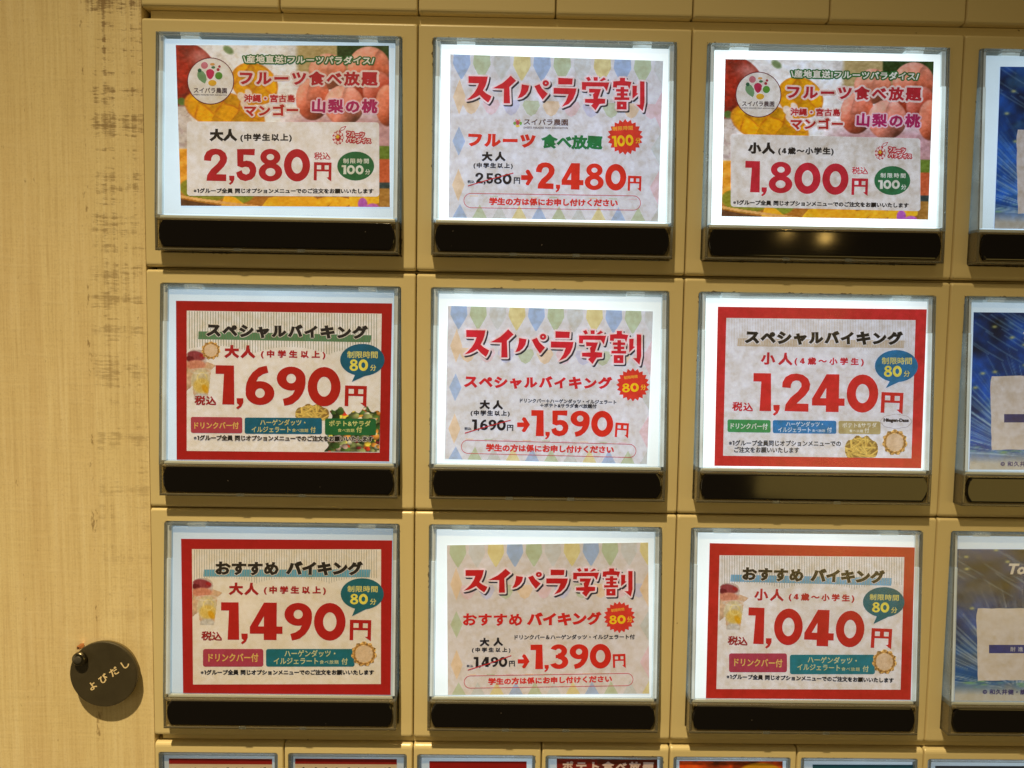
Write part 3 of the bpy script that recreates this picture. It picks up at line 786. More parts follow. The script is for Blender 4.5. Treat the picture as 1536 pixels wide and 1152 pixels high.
def big_button(cx, row, label, glow, rnd):
    X, Y = cx * 100.0, ROWY[row]
    e = empty('menu_button', X, Y)
    tag(e, label, 'button', 'large backlit menu buttons with printed price cards')
    part('bezel', 'bezel', lambda p: bezel(100, 89.15, (WX0, WX1, WY0, WY1), M_IVB, p), e)
    def house(p):
        m = MB(); m.box(WX0 - .5, WX1 + .5, WY0 - .5, WY1 + .5, -8, -6.6)
        return m.build('housing', M_HOUSE, p)
    part('house', 'housing', house, e)
    # backlit diffuser
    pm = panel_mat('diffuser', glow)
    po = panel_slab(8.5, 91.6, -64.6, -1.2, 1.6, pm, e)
    po.matrix_local = frame_matrix(0, (0, TILT0[0], TILT0[1]))
    # clear cover: top and side walls follow the slope, bottom box holds the black bar
    def cover(p):
        m = MB()
        x0, x1, yt, yb = WX0 + .3, WX1 - .3, WY1 - .3, WY1 - .3 - 66.6
        ys = [yt, -20, -45, yb]
        # side walls
        for a, b in ((x0, x0 + .65), (x1 - .65, x1)):
            R = []
            for y in ys: z_ = zt(y) + 2.0; R.append([(a, y, -5), (b, y, -5), (b, y, z_ - .25), (b - .2, y, z_), (a + .2, y, z_), (a, y, z_ - .25)])
            m.loft(R, True, True)
        # top wall
        m.box(x0 + 1.15, x1 - 1.15, yt - .9, yt, -5, zt(yt) + 1.9)
        return m.build('clear_cover', M_GLASS, p)
    def lower(p):
        m = MB(); x0, x1, yb = WX0 + .3, WX1 - .3, WY1 - .3 - 66.6
        # bottom housing of the bar: clear shell with round lower lip
        yb0, yb1 = yb - .05, WY0 + .25
        m.box(x0, x1, yb1, yb1 + 1.0, -5, 5.0, .35)
        for a, b in ((x0, x0 + 1.1), (x1 - 1.1, x1)): m.box(a, b, yb1 + 1.02, yb0, -5, 4.9, .3)
        m.box(x0 + 1.15, x1 - 1.15, yb0 - .9, yb0, 1.0, 5.1, .25)
        return m.build('bar_housing', M_CLEAR, p)
    part('cover', 'clear_cover', cover, e); part('lower', 'bar_housing', lower, e)
    def sheet(p):
        o = panel_slab(7.6, 92.4, -64.5, .3, .9, M_PLATE, p); o.name = 'clear_sheet'
        return o
    s_ = part('plate', 'clear_sheet', sheet, e)
    s_.matrix_local = frame_matrix(2.1, (0, TILT0[0], TILT0[1]))
    gm = rail_glow_mat(glow)
    def rail(x, wd):
        m = MB(); R = []
        for y in (-19, -45, -70.5): R.append([(x, y, -4), (x + wd, y, -4), (x + wd, y, zt(y) + .9), (x, y, zt(y) + .9)])
        m.loft(R, True, True); return m.build('side_rail', gm, e)
    rail(6.65, 1.5); rail(91.9, 1.45)
    gd = rail_glow_mat(glow * .42)  # weaker put-in glow for the upper corner blocks and top rail
    for x, wd in ((6.65, 1.5), (91.9, 1.45)):
        m = MB(); R = []
        for y in (-5.6, -18.9): R.append([(x, y, -4), (x + wd, y, -4), (x + wd, y, zt(y) + .5), (x, y, zt(y) + .5)])
        m.loft(R, True, True); m.build('corner_block', gd, e)
    m = MB(); m.box(8.3, 91.7, -7.0, -5.6, -4.2, -3.1, .3); m.build('top_rail', gd, e)
    for x, wd in ((14.2, 6.6), (78.6, 6.6)):
        m = MB(); m.box(x, x + wd, -7.1, -5.4, -3.0, -.25, .2); m.box(x + wd * .25, x + wd * .7, -6.4, -5.5, -.24, .1, .1); m.build('clip', gm, e)
    def backing(p):
        m = MB(); m.box(7.0, 93.0, -82.6, -72.0, -4.5, 3.9); return m.build('bar_backing', M_DARKC, p)
    part('back', 'bar_backing', backing, e)
    def ledge(p):
        m = MB(); m.box(7.4, 92.6, -71.95, -70.75, -1.5, 3.75, .3); return m.build('ledge', M_FROST, p)
    part('ledge', 'ledge', ledge, e)
    def bar(p):
        m = MB(); R = []
        def loop(z, ins):
            P = []; x0, x1, y0, y1 = 7.25 + ins, 92.75 - ins, -82.25 + ins, -72.55 - ins; hh = (y1 - y0) / 2; yc = (y0 + y1) / 2; r = .5
            for k in range(9):                      # bowed right end
                a = -1 + 2 * k / 8; P.append((x1 - 1.7 * abs(a) ** 2.2, yc + hh * a, z))
            for k in range(9):
                a = 1 - 2 * k / 8; P.append((x0 + 1.7 * abs(a) ** 2.2, yc + hh * a, z))
            return P
        m.loft([loop(3.92, 0), loop(4.7, 0), loop(5.0, .12), loop(5.12, .3), loop(5.17, .6)], True, True)
        return m.build('push_bar', M_BLACK, p)
    part('bar', 'push_bar', bar, e)
    def tab(x):
        def f(p):
            m = MB(); m.box(x, x + 2.6, WY0 + .34, WY0 + 1.45, 5.01, 5.12, .05); return m.build('latch_tab', M_GLASS, p)
        return f
    part('tabL', 'latch_tab', tab(34.5), e); part('tabR', 'latch_tab', tab(57.5), e)
    return e
M_DARKC = mat('smoky_plastic', (.17, .135, .065), .35)

def new_card(e, cx, row, zoom, glow, name='price_card'):
    cell = (cx * 100.0, ROWY[row], 0)
    O = np.array([cell[0], cell[1] + TILT0[0], TILT0[1]]) + CN * .35
    c = Card(O, (CU, CV, CN), zoom, print_mat('backlit_print', glow), e)
    c.cell = cell
    return c

RED = (172, 20, 20); PAPER = (242, 236, 228)

def round_logo(c, cx, cy, r, k):
    s = r / 107
    f = lambda x, y: (cx + (x - 352) * s, cy + (y - 278) * s)
    c.ell('logo_disc', cx, cy, r, r, (236, 228, 214), k, 40)
    c.ell('logo_ring', cx, cy, r, r, (112, 30, 42), k + 1, 44, inner=4 * s)
    def el(n, x, y, rx, ry, col, kk=1): X, Y = f(x, y); c.ell(n, X, Y, rx * s, ry * s, col, k + kk, 14)
    el('fruit_mark', 324, 207, 16, 16, (206, 120, 130)); el('fruit_mark', 360, 202, 11, 6, (222, 160, 90)); el('fruit_mark', 364, 216, 9, 6, (70, 120, 80))
    el('fruit_mark', 386, 226, 7, 7, (176, 40, 60)); el('fruit_mark', 392, 212, 6, 6, (176, 40, 60))
    X = [f(*q) for q in ((331, 236), (337, 227), (348, 223), (360, 226), (369, 236), (366, 254), (358, 266), (349, 271), (339, 263), (333, 250))]
    c.poly('fruit_mark', [X], (196, 44, 84), k + 2)
    el('fruit_mark', 389, 254, 17, 17, (88, 146, 50), 3)
    X = [f(*q) for q in ((292, 240), (304, 228), (318, 234), (330, 250), (334, 272), (326, 290), (312, 282), (298, 270), (291, 256))]
    c.poly('fruit_mark', [X], (118, 158, 110), k + 1)
    el('fruit_mark', 302, 230, 9, 9, (46, 100, 70), 2); el('fruit_mark', 360, 287, 19, 14, (226, 172, 46), 3)
    a = f(275, 333); b = f(426, 335)
    c.text('logo_text', 'スイパラ農園', a[0], a[1], b[0], b[1], 26 * s, (70, 40, 30), k + 2, w=.02)
    a = f(273, 343); b = f(426, 345)
    c.text('logo_text', 'SWEETS PARADISE FARM ASSOCIATION', a[0], a[1], b[0], b[1], 6 * s, (70, 40, 30), k + 2, w=.015)

def fruit_brand(c, x, y, k, s=1.0):
    """berry made of petals with a star, and two words"""
    c.ell('berry_mark', x, y, 27 * s, 33 * s, (190, 40, 50), k, 22, star=.12)
    for i in range(8):
        a = i * math.pi / 4; c.ell('petal', x + 18 * s * math.cos(a), y + 22 * s * math.sin(a), 6.5 * s, 7.5 * s, (240, 214, 206), k + 1, 8)
    c.ell('star_mark', x - 2 * s, y - 4 * s, 11 * s, 12 * s, (232, 196, 60), k + 2, 10, star=.5)
    c.line('leaf_mark', [(x + 4 * s, y - 30 * s), (x + 16 * s, y - 46 * s), (x + 36 * s, y - 52 * s), (x + 26 * s, y - 36 * s), (x + 6 * s, y - 30 * s)], 3 * s, (190, 40, 50), k)
    for t_, x0, y0, x1, h in (('フルーツ', 38, -6, 118, 22), ('パラダイス', 38, 22, 148, 24)):
        c.text('brand_text', t_, x + x0 * s, y + y0 * s, x + x1 * s, y + (y0 + 6) * s, h * s, (244, 226, 216), k + 3, w=.03, outline=((.42, (190, 40, 50), k + 1, 0, 0),), jit=.08)

def fruit_card(e, cx, row, zoom, glow, quad, T, child):
    c = new_card(e, cx, row, zoom, glow)
    c.sheet('price_card', quad, PAPER, 0, c.cell)
    c.picture('fruit_photo', quad, fruit_photo, (340, 262), 1)
    # T maps the left card's zoom pixels to this card's
    def xt(n, s_, x0, y0, x1, y1, h, col, k, **kw):
        a = T(x0, y0); b = T(x1, y1); c.text(n, s_, a[0], a[1], b[0], b[1], h * T.s, col, k, **kw)
    a = T(352, 278); round_logo(c, a[0], a[1], 107 * T.s, 3)
    g = (40, 106, 44)
    xt('headline_text', '\\産地直送!フルーツパラダイス/', 500, 198, 1097, 205, 38, (238, 232, 212), 8, w=.035, outline=((.46, g, 6, 0, 0),))
    pk = (240, 214, 200)
    xt('headline_text', 'フルーツ食べ放題', 485, 300, 1113, 303, 68, (186, 34, 48), 8, w=.045, outline=((.66, pk, 5, 0, 0),), jit=.03)
    xt('headline_text', '沖縄・宮古島', 503, 374, 736, 376, 36, (190, 36, 44), 8, w=.04, outline=((.42, pk, 6, 0, 0),), jit=.04)
    xt('headline_text', 'マンゴー', 506, 440, 751, 436, 54, (190, 40, 36), 8, w=.05, outline=((.55, pk, 7, 0, 0),), jit=.03)
    xt('headline_text', '山梨の桃', 812, 424, 1112, 426, 66, (178, 32, 92), 8, w=.045, outline=((.5, (240, 200, 206), 6, 0, 0),), jit=.05)
    a = T(245, 462); b = T(1119, 800)
    if child:
        a = (200, 519); b = (1062, 868 - 22)
        c.rbox('price_box', a[0], a[1], b[0], b[1] + 4, 14, (234, 226, 214), 9, skew=20)
        c.text('age_text', '小人', 277, 610, 402, 612, 54, (34, 28, 28), 10, w=.07)
        c.text('age_text', '(4歳〜小学生)', 415, 616, 668, 618, 38, (34, 28, 28), 10, w=.05)
        c.text('price_digits', '1,800', 262, 783, 733, 797, 142, (202, 38, 56), 10)
        c.text('yen_sign', '円', 748, 796, 822, 798, 76, (202, 38, 56), 10)
        c.text('tax_text', '税込', 750, 702, 824, 704, 34, (202, 38, 56), 10, w=.02)
        c.text('note_text', '※1グループ全員 同じオプションメニューでのご注文をお願いいたします', 210, 842, 1008, 856, 24, (24, 20, 22), 10, w=.05)
        fruit_brand(c, 880, 606, 10, .95)
        c.ell('time_badge', 934, 731, 82, 66, (44, 116, 70), 10)
        c.text('badge_text', '制限時間', 880, 718, 994, 720, 22, (232, 232, 214), 11, w=.02)
        c.text('badge_digits', '100', 870, 769, 968, 769, 40, (232, 232, 214), 11)
        c.text('badge_text', '分', 974, 772, 998, 772, 23, (232, 232, 214), 11, w=.02)
    else:
        c.rbox('price_box', a[0], a[1], b[0], b[1], 14, (244, 238, 232), 9, skew=4)
        c.text('age_text', '大人', 347, 553, 474, 553, 57, (34, 28, 28), 10, w=.07)
        c.text('age_text', '(中学生以上)', 487, 556, 722, 556, 39, (34, 28, 28), 10, w=.05)
        c.text('price_digits', '2,580', 323, 733, 805, 735, 147, (186, 30, 42), 10)
        c.text('yen_sign', '円', 821, 730, 901, 732, 83, (186, 30, 42), 10)
        c.text('tax_text', '税込', 822, 636, 898, 637, 34, (186, 30, 42), 10, w=.02)
        c.text('note_text', '※1グループ全員 同じオプションメニューでのご注文をお願いいたします', 275, 789, 1093, 791, 24, (24, 20, 22), 10, w=.05)
        fruit_brand(c, 932, 536, 10)
        c.ell('time_badge', 1012, 665, 84, 66, (40, 108, 62), 10)
        c.text('badge_text', '制限時間', 955, 653, 1072, 654, 23, (226, 226, 206), 11, w=.02)
        c.text('badge_digits', '100', 948, 702, 1048, 703, 41, (226, 226, 206), 11)
        c.text('badge_text', '分', 1055, 704, 1078, 704, 24, (226, 226, 206), 11, w=.02)
    return c

# the hand-cut letters of the student discount title, traced once: units are 1/10.97 photo pixel
def circ(cx, cy, r, n=14): return [(cx + r * math.cos(2 * math.pi * i / n), cy + r * math.sin(2 * math.pi * i / n)) for i in range(n)]
def circ_ring(cx, cy, r, q, n=14):
    a = circ(cx, cy, r, n); b = circ(cx, cy, q, n); return [[a[i], a[(i + 1) % n], b[(i + 1) % n], b[i]] for i in range(n)]
def sh(p, d=1536): return [(x + d, y) for x, y in p]
TITLE = [
 [(80, 140), (400, 143), (385, 230), (358, 315), (320, 390), (372, 440), (460, 490), (440, 550), (405, 605), (330, 545), (265, 472), (200, 515), (130, 548), (50, 565), (110, 510), (170, 440), (220, 355), (252, 265), (82, 262)],
 [(775, 120), (865, 210), (755, 320), (765, 612), (660, 612), (665, 355), (480, 350), (640, 255), (710, 190)],
 [(955, 270), (1080, 290), (1062, 380), (1020, 450), (960, 500), (890, 520), (930, 430), (950, 350)],
 [(1165, 300), (1250, 262), (1290, 340), (1385, 432), (1300, 540), (1220, 420)],
 *circ_ring(1352, 245, 54, 13),
 sh([(20, 145), (260, 155), (252, 262), (20, 262)]),
 sh([(-56, 325), (320, 330), (305, 420), (265, 520), (190, 610), (80, 660), (150, 550), (190, 435), (-56, 430)]),
 sh([(475, 140), (530, 118), (560, 180), (510, 200)]), sh([(600, 125), (670, 125), (670, 190), (605, 190)]), sh([(770, 125), (810, 160), (740, 195), (695, 190)]),
 sh([(410, 215), (860, 215), (820, 370), (770, 290), (480, 290), (475, 355), (410, 350)]),
 sh([(525, 330), (725, 335), (700, 410), (672, 500), (795, 510), (790, 590), (700, 600), (635, 712), (560, 630), (600, 590), (460, 580), (460, 515), (600, 510), (590, 430), (620, 400), (530, 400)]),
 sh([(1035, 130), (1120, 130), (1120, 185), (1225, 200), (1190, 330), (1165, 270), (990, 265), (985, 305), (920, 300), (925, 195), (1035, 185)]),
 sh(rc(1045, 290, 1105, 520)), sh(rc(970, 330, 1175, 375)), sh(rc(985, 402, 1160, 447)), sh(rc(945, 475, 1190, 524)),
 *[sh(p) for p in (rc(985, 550, 1050, 690), rc(1080, 550, 1145, 690), rc(985, 550, 1145, 605), rc(985, 638, 1145, 690))],
 sh([(1240, 265), (1315, 265), (1310, 395), (1338, 405), (1240, 500)]),
 sh([(1365, 185), (1440, 190), (1440, 560), (1410, 715), (1300, 600), (1365, 600)]),
]
def student_card(e, cx, row, zoom, glow, quad, tb, ground, warm=1.0):
    """tb: zoom px of the title's letters: left, top, right, bottom, and how far the right end drops"""
    c = new_card(e, cx, row, zoom, glow)
    c.sheet('price_card', quad, ground, 0, c.cell)
    tl, tr, br, bl = [np.array(q, float) for q in quad]
    def Q(u, v): return tuple(tl * (1 - u) * (1 - v) + tr * u * (1 - v) + br * u * v + bl * (1 - u) * v)
    g = np.array(ground, float)
    def tint(col, k=1.0): return tuple(g * (1 - k) + np.array(col, float) * k)
    BL, GR, GY, YE, PK, LV, OR = (142, 176, 222), (176, 196, 142), (196, 204, 196), (230, 212, 120), (236, 192, 198), (190, 192, 226), (240, 200, 146)
    cols = [BL, GR, GY, YE] if row < 2 else [GR, GY, YE, BL]
    if row == 2: BL = (160, 176, 204)
    w = .0945; o0 = .054
    for i in range(11):
        u = o0 + i * w; col = cols[i % 4]
        if row < 2: col = [BL, GR, GY, YE, BL, GR, GY, YE, BL, GR, GY][i] if i != 6 else GY
        hw = w * .44
        top = [(u - hw * .9, 0), (u + hw * .9, 0), (u + hw, .055), (u + hw * .7, .09), (u + hw * .12, .145), (u, .15), (u - hw * .12, .145), (u - hw * .7, .09), (u - hw, .055)]
        top = [(min(max(a, 0), 1), b) for a, b in top]
        c.poly('pastel_shape', [[Q(*p) for p in top]], tint(col, .66 if col is not GY else .45), 1)
        bot = [(min(max(a, 0), 1), b) for a, b in ((u - hw * .85, 1), (u, .915), (u + hw * .85, 1))]
        c.poly('pastel_shape', [[Q(*p) for p in bot]], tint(col, .6), 1)
        if i < 10:
            u2 = u + w / 2; col2 = [OR, PK, LV, GR][(i + (0 if row < 2 else 1)) % 4]
            mid = [(u2 - hw * .8, .27), (u2 + hw * .8, .27), (u2 + hw, .30), (u2 + hw * .5, .35), (u2, .365), (u2 - hw * .5, .35), (u2 - hw, .30)]
            c.poly('pastel_shape', [[Q(*p) for p in mid]], tint(col2, .55), 1)
    for v0, v1, col in ((.15, .37, OR), (.44, .62, BL if row < 2 else GR), (.70, .90, OR)):
        c.poly('pastel_shape', [[Q(.015, (v0 + v1) / 2), Q(.045, v0), Q(.075, (v0 + v1) / 2), Q(.045, v1)]], tint(col, .6), 2)
    for v0, v1, col in ((.19, .43, PK if row < 2 else OR), (.45, .65, GY), (.68, .90, PK)):
        c.poly('pastel_shape', [[Q(.955, (v0 + v1) / 2), Q(1, v0), Q(1, v1)]], tint(col, .6), 2)
    for i in range(9): 
        u = .12 + i * .0945; c.poly('pastel_shape', [[Q(u - .02, .862), Q(u + .02, .862), Q(u + .02, .868), Q(u - .02, .868)]], tint([OR, GR, PK][i % 3], .6), 2)
    # title: shadow, white edge, red faces
    L, Tp, R_, B, drop = tb
    def mp(p): return (L + (p[0] - 50) / (2976 - 50) * (R_ - L), Tp + (p[1] - 118) / (715 - 118) * (B - Tp) + drop * (p[0] - 50) / 2926 - drop * .0)
    P = [[mp(q) for q in p] for p in TITLE]
    P2 = [[(x + 6.3, y + 6.8) for x, y in p] for p in P]
    c.poly('title_shadow', P2, (52, 50, 58), 4, r=.58)
    c.poly('title_edge', P, (244, 222, 222), 5, r=.62)
    c.poly('title_letters', P, (212, 34, 52) if row < 2 else (200, 28, 34), 7)
    # chalky scratches across the letters
    rr = random.Random(row)
    return c

def price_line(c, age_box, old, new, yen, arrow, strike, tax, oldyen, newtext, oldtext, red=(222, 46, 34)):
    """boxes are (x0, y0, x1, y1, h) in zoom pixels"""
    K = (30, 26, 32)
    c.text('age_text', '大人', *age_box[0], K, 4, w=.07)
    c.text('age_text', '(中学生以上)', *age_box[1], K, 4, w=.05, jit=.03)
    c.text('old_price_digits', oldtext, *old, K, 4)
    c.text('old_price_text', '円', *oldyen, K, 4)
    c.text('old_price_text', '税込', *tax, K, 4, w=.03)
    c.line('strike_line', [strike[0], strike[1], strike[2]], 4.4, (196, 44, 44), 6)
    x0, y0, x1, y1 = arrow; f = lambda p: (x0 + (p[0] - 482) / 101 * (x1 - x0), y0 + (p[1] - 178) / 124 * (y1 - y0))
    c.poly('arrow_mark', [[f(p) for p in ((482, 222), (536, 222), (518, 196), (530, 178), (548, 182), (583, 240), (545, 300), (528, 302), (518, 288), (536, 260), (482, 260))]], red, 4)
    c.text('price_digits', newtext, *new, red, 4)
    c.text('yen_sign', '円', *yen, red, 4)

def burst(c, cx, cy, r, k, digits, d_box, t_box, m_box):
    c.ell('time_burst', cx, cy, r, r, (222, 58, 44), k, 40, star=.17)
    c.text('badge_text', '制限時間', *t_box, (238, 170, 60), k + 1, w=.03)
    c.text('badge_digits', digits, *d_box, (248, 204, 30), k + 1)
    c.text('badge_text', '分', *m_box, (246, 190, 50), k + 1, w=.03)

def pill(c, x0, y0, x1, y1, drop, txt, tx):
    r = (y1 - y0) / 2; P = []
    col = (200, 58, 60)
    for cx, a in ((x1 - r, -90), (x0 + r, 90)):
        for i in range(13):
            t_ = math.radians(a + 15 * i); P.append((cx + r * math.cos(t_), (y0 + y1) / 2 + r * math.sin(t_)))
    P = [(x, y + drop * (x - x0) / (x1 - x0)) for x, y in P]
    c.line('request_outline', P + [P[0]], 2.6, col, 4)
    c.text('request_text', txt, *tx, (216, 52, 40), 4, w=.05, jit=.05)

def red_card(e, cx, row, zoom, glow, quad, inner, frame=RED, paper=PAPER, stripe=(120, 130, 92), s_to=None, sgap=12):
    c = new_card(e, cx, row, zoom, glow)
    c.sheet('price_card', quad, frame, 0, c.cell)
    c.poly('white_field', [inner], paper, 1)
    # pinstripes hanging to a scalloped lower edge
    (xl, yt), (xr, yt2), (xr2, yb2), (xl2, yb) = inner
    pl = []; n = int((xr - xl) / sgap)
    for i in range(1, n):
        x = xl + i * sgap; f = (x - xl) / (xr - xl); y0 = yt + (yt2 - yt) * f + 2
        y1 = y0 + s_to - (s_to * .18) * abs(math.sin(f * math.pi * 2.6 + .35)) ** .7
        pl.append([(x - 1.1, y0), (x + 1.1, y0), (x + 1.1, y1), (x - 1.1, y1)])
    c.poly('pinstripes', pl, stripe, 3)
    return c

def balloon(c, cx, cy, rx, ry, tail, k=7, col=(24, 98, 126), t=None, d=None, m=None):
    P = [(cx + rx * math.cos(2 * math.pi * i / 36), cy + ry * math.sin(2 * math.pi * i / 36)) for i in range(36)]
    c.poly('speech_balloon', [P, tail], col, k)
    c.text('balloon_text', '制限時間', *t, (224, 214, 120), k + 1, w=.02)
    c.text('balloon_digits', '80', *d, (242, 226, 90), k + 1)
    c.text('balloon_text', '分', *m, (224, 214, 120), k + 1, w=.02)

class Tf:
    def __init__(s, f, k): s.f = f; s.s = k
    def __call__(s, x, y): return s.f(x, y)

# ------------------------------------------------------------------ build: wall, machine body, buttons
def wood_mat():
    m = mat('pale_wood_laminate', (.5, .4, .25), .5)
    t = NT(m)
    w = t.coord(world=True)
    sx = t.n('ShaderNodeMapping'); t.l(w, sx.inputs[0]); sx.inputs['Scale'].default_value = (1, 1, .028)
    sh_ = t.n('ShaderNodeMapping'); t.l(w, sh_.inputs[0]); sh_.inputs['Scale'].default_value = (.10, 1, 1)
    g1 = t.noise(sx.outputs[0], 900, 5, .7); g2 = t.noise(sx.outputs[0], 75, 4, .65); g3 = t.noise(sh_.outputs[0], 700, 3, .65)
    bl = t.noise(w, 16, 4); fn = t.noise(w, 1400, 2, .5)
    c = t.ramp(g1, [(.30, (.66, .52, .29)), (.5, (.82, .68, .40)), (.70, (.90, .78, .52))])
    c = t.mix(t.math('MULTIPLY', t.ramp(g2, [(.42, (0, 0, 0)), (.66, (1, 1, 1))]), .5), c, (.66, .49, .26))
    c = t.mix(t.math('MULTIPLY', t.ramp(g3, [(.48, (0, 0, 0)), (.66, (1, 1, 1))]), .22), c, (.84, .72, .48))
    c = t.mix(t.math('MULTIPLY', t.ramp(bl, [(.4, (0, 0, 0)), (.7, (1, 1, 1))]), .35), c, (.72, .60, .30))
    c = t.mix(t.math('MULTIPLY', t.ramp(fn, [(.5, (0, 0, 0)), (.75, (1, 1, 1))]), .25), c, (.45, .33, .17))
    o = t.sep(w)
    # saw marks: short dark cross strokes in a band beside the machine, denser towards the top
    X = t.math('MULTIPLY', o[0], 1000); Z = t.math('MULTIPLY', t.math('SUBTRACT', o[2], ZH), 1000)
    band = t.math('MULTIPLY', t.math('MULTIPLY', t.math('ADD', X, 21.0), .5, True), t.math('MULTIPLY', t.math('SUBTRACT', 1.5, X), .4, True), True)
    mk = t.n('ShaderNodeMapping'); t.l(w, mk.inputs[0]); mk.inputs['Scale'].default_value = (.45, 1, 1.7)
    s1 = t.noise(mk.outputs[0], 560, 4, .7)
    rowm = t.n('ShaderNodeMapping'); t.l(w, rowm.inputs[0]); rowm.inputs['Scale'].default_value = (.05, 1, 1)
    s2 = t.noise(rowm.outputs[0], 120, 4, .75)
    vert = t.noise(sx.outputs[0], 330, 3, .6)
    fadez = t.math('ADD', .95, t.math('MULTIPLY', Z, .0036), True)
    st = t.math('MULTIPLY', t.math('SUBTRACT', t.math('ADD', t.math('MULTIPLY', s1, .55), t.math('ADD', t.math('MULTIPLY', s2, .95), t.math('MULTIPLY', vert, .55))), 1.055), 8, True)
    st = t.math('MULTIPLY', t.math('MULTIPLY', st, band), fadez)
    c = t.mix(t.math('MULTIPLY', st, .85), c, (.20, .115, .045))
    # short dark flecks along the band's left edge and elsewhere
    fl = t.n('ShaderNodeMapping'); t.l(w, fl.inputs[0]); fl.inputs['Scale'].default_value = (1, 1, .4); fl.inputs['Rotation'].default_value = (0, .35, 0)
    f1 = t.noise(fl.outputs[0], 620, 3, .6)
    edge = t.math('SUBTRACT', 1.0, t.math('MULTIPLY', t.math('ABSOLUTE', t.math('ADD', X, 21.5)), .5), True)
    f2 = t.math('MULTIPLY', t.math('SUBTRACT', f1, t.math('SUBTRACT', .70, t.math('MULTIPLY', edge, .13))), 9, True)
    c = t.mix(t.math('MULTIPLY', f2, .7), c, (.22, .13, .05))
    t.l(c, t.b.inputs['Base Color'])
    bp = t.n('ShaderNodeBump'); bp.inputs['Strength'].default_value = .35; bp.inputs['Distance'].default_value = .0004
    t.l(t.math('SUBTRACT', t.math('ADD', g1, t.math('MULTIPLY', g3, .5)), t.math('MULTIPLY', st, .6)), bp.inputs['Height']); t.l(bp.outputs[0], t.b.inputs['Normal'])
    return m
mw = MB(); mw.box(-420, -.12, -520, 160, -14, -.9, .3)
wood = mw.build('wall', wood_mat()); wood.location = (0, 0, ZH)
tag(wood, kind='structure')

body = empty('machine_body', 0, 0)
tag(body, 'cream ticket machine body seen in the grooves between the rows of buttons', 'ticket machine')
mb = MB(); mb.box(-.10, 520, -460, 90, -16, -9.2); mb.build('back_plate', M_DARK, body)
for y0, y1, zf in ((.35, 3.6, -3.0), (-89.98, -89.3, -4.6), (-179.6, -179.5 + .25 - .0, -4.6), (-271.55, -268.98, -2.6)):
    if y1 - y0 < .6: y0, y1 = y0 - .2, y1 + .2
    ms = MB(); ms.box(2.3, 460, y0, y1, -9.1, zf, .2); ms.build('divider_strip', M_IV, body)

B = {}
labels = {
 (0, 0): 'lit menu button with fruit photo card reading 2,580 yen, beside the wood wall',
 (1, 0): 'lit menu button with pastel card reading 2,480 yen between two fruit cards',
 (2, 0): 'bright lit menu button with fruit photo card reading 1,800 yen for children',
 (3, 0): 'menu button at the right edge with deep blue fireworks card, top row',
 (0, 1): 'menu button with red framed card reading 1,690 yen and a salad photo',
 (1, 1): 'lit menu button with pastel card reading 1,590 yen, below the 2,480 yen one',
 (2, 1): 'bright lit menu button with red framed card reading 1,240 yen and fries photo',
 (3, 1): 'menu button at the right edge with blue fireworks card and pale torn label, middle row',
 (0, 2): 'dim menu button with red framed card reading 1,490 yen, near the round sign',
 (1, 2): 'menu button with beige card reading 1,390 yen, below the 1,590 yen one',
 (2, 2): 'menu button with red framed card reading 1,040 yen for children',
 (3, 2): 'menu button at the right edge with fireworks card washed by warm reflection, lowest large row'}
pg = {(0, 0): .92, (1, 0): 1.5, (2, 0): 1.6, (3, 0): .84, (0, 1): .78, (1, 1): 1.2, (2, 1): 1.45, (3, 1): .72, (0, 2): .54, (1, 2): 1.01, (2, 2): 1.04, (3, 2): .54}
cg = {(0, 0): .40, (1, 0): .62, (2, 0): .62, (3, 0): .42, (0, 1): .33, (1, 1): .58, (2, 1): .58, (3, 1): .40, (0, 2): .25, (1, 2): .38, (2, 2): .42, (3, 2): .24}
for r_ in range(3):
    for c_ in range(4):
        B[(c_, r_)] = big_button(c_, r_, labels[(c_, r_)], pg[(c_, r_)], None)

# ---- column 1
Z11 = (200, 30, 3.0326); Z21 = (620, 30, 3.031); Z31 = (1030, 30, 3.0326)
Z12 = (200, 400, 3.0326); Z22 = (620, 400, 3.031); Z32 = (1010, 400, 3.0326)
Z13 = (210, 760, 2.9395); Z23 = (620, 760, 2.938); Z33 = (1000, 760, 2.9395)
Z41 = (1400, 30, 3.03); Z42 = (1400, 400, 3.03); Z43 = (1400, 760, 2.94)
NOTE = '※1グループ全員 同じオプションメニューでのご注文をお願いいたします'
fruit_card(B[(0, 0)], 0, 0, Z11, cg[(0, 0)], [(193, 114), (1163, 117), (1167, 851), (216, 845)], Tf(lambda x, y: (x, y), 1.0), False)
def t31(x, y):
    u = (x - 193) / 970; v = (y - 114) / 735
    return (175 + u * 948 - v * 18 - u * v * 8, 178 + v * 718 + u * 10)
fruit_card(B[(2, 0)], 2, 0, Z31, cg[(2, 0)], [(176, 178), (1124, 189), (1098, 908), (158, 893)], Tf(t31, .975), True)

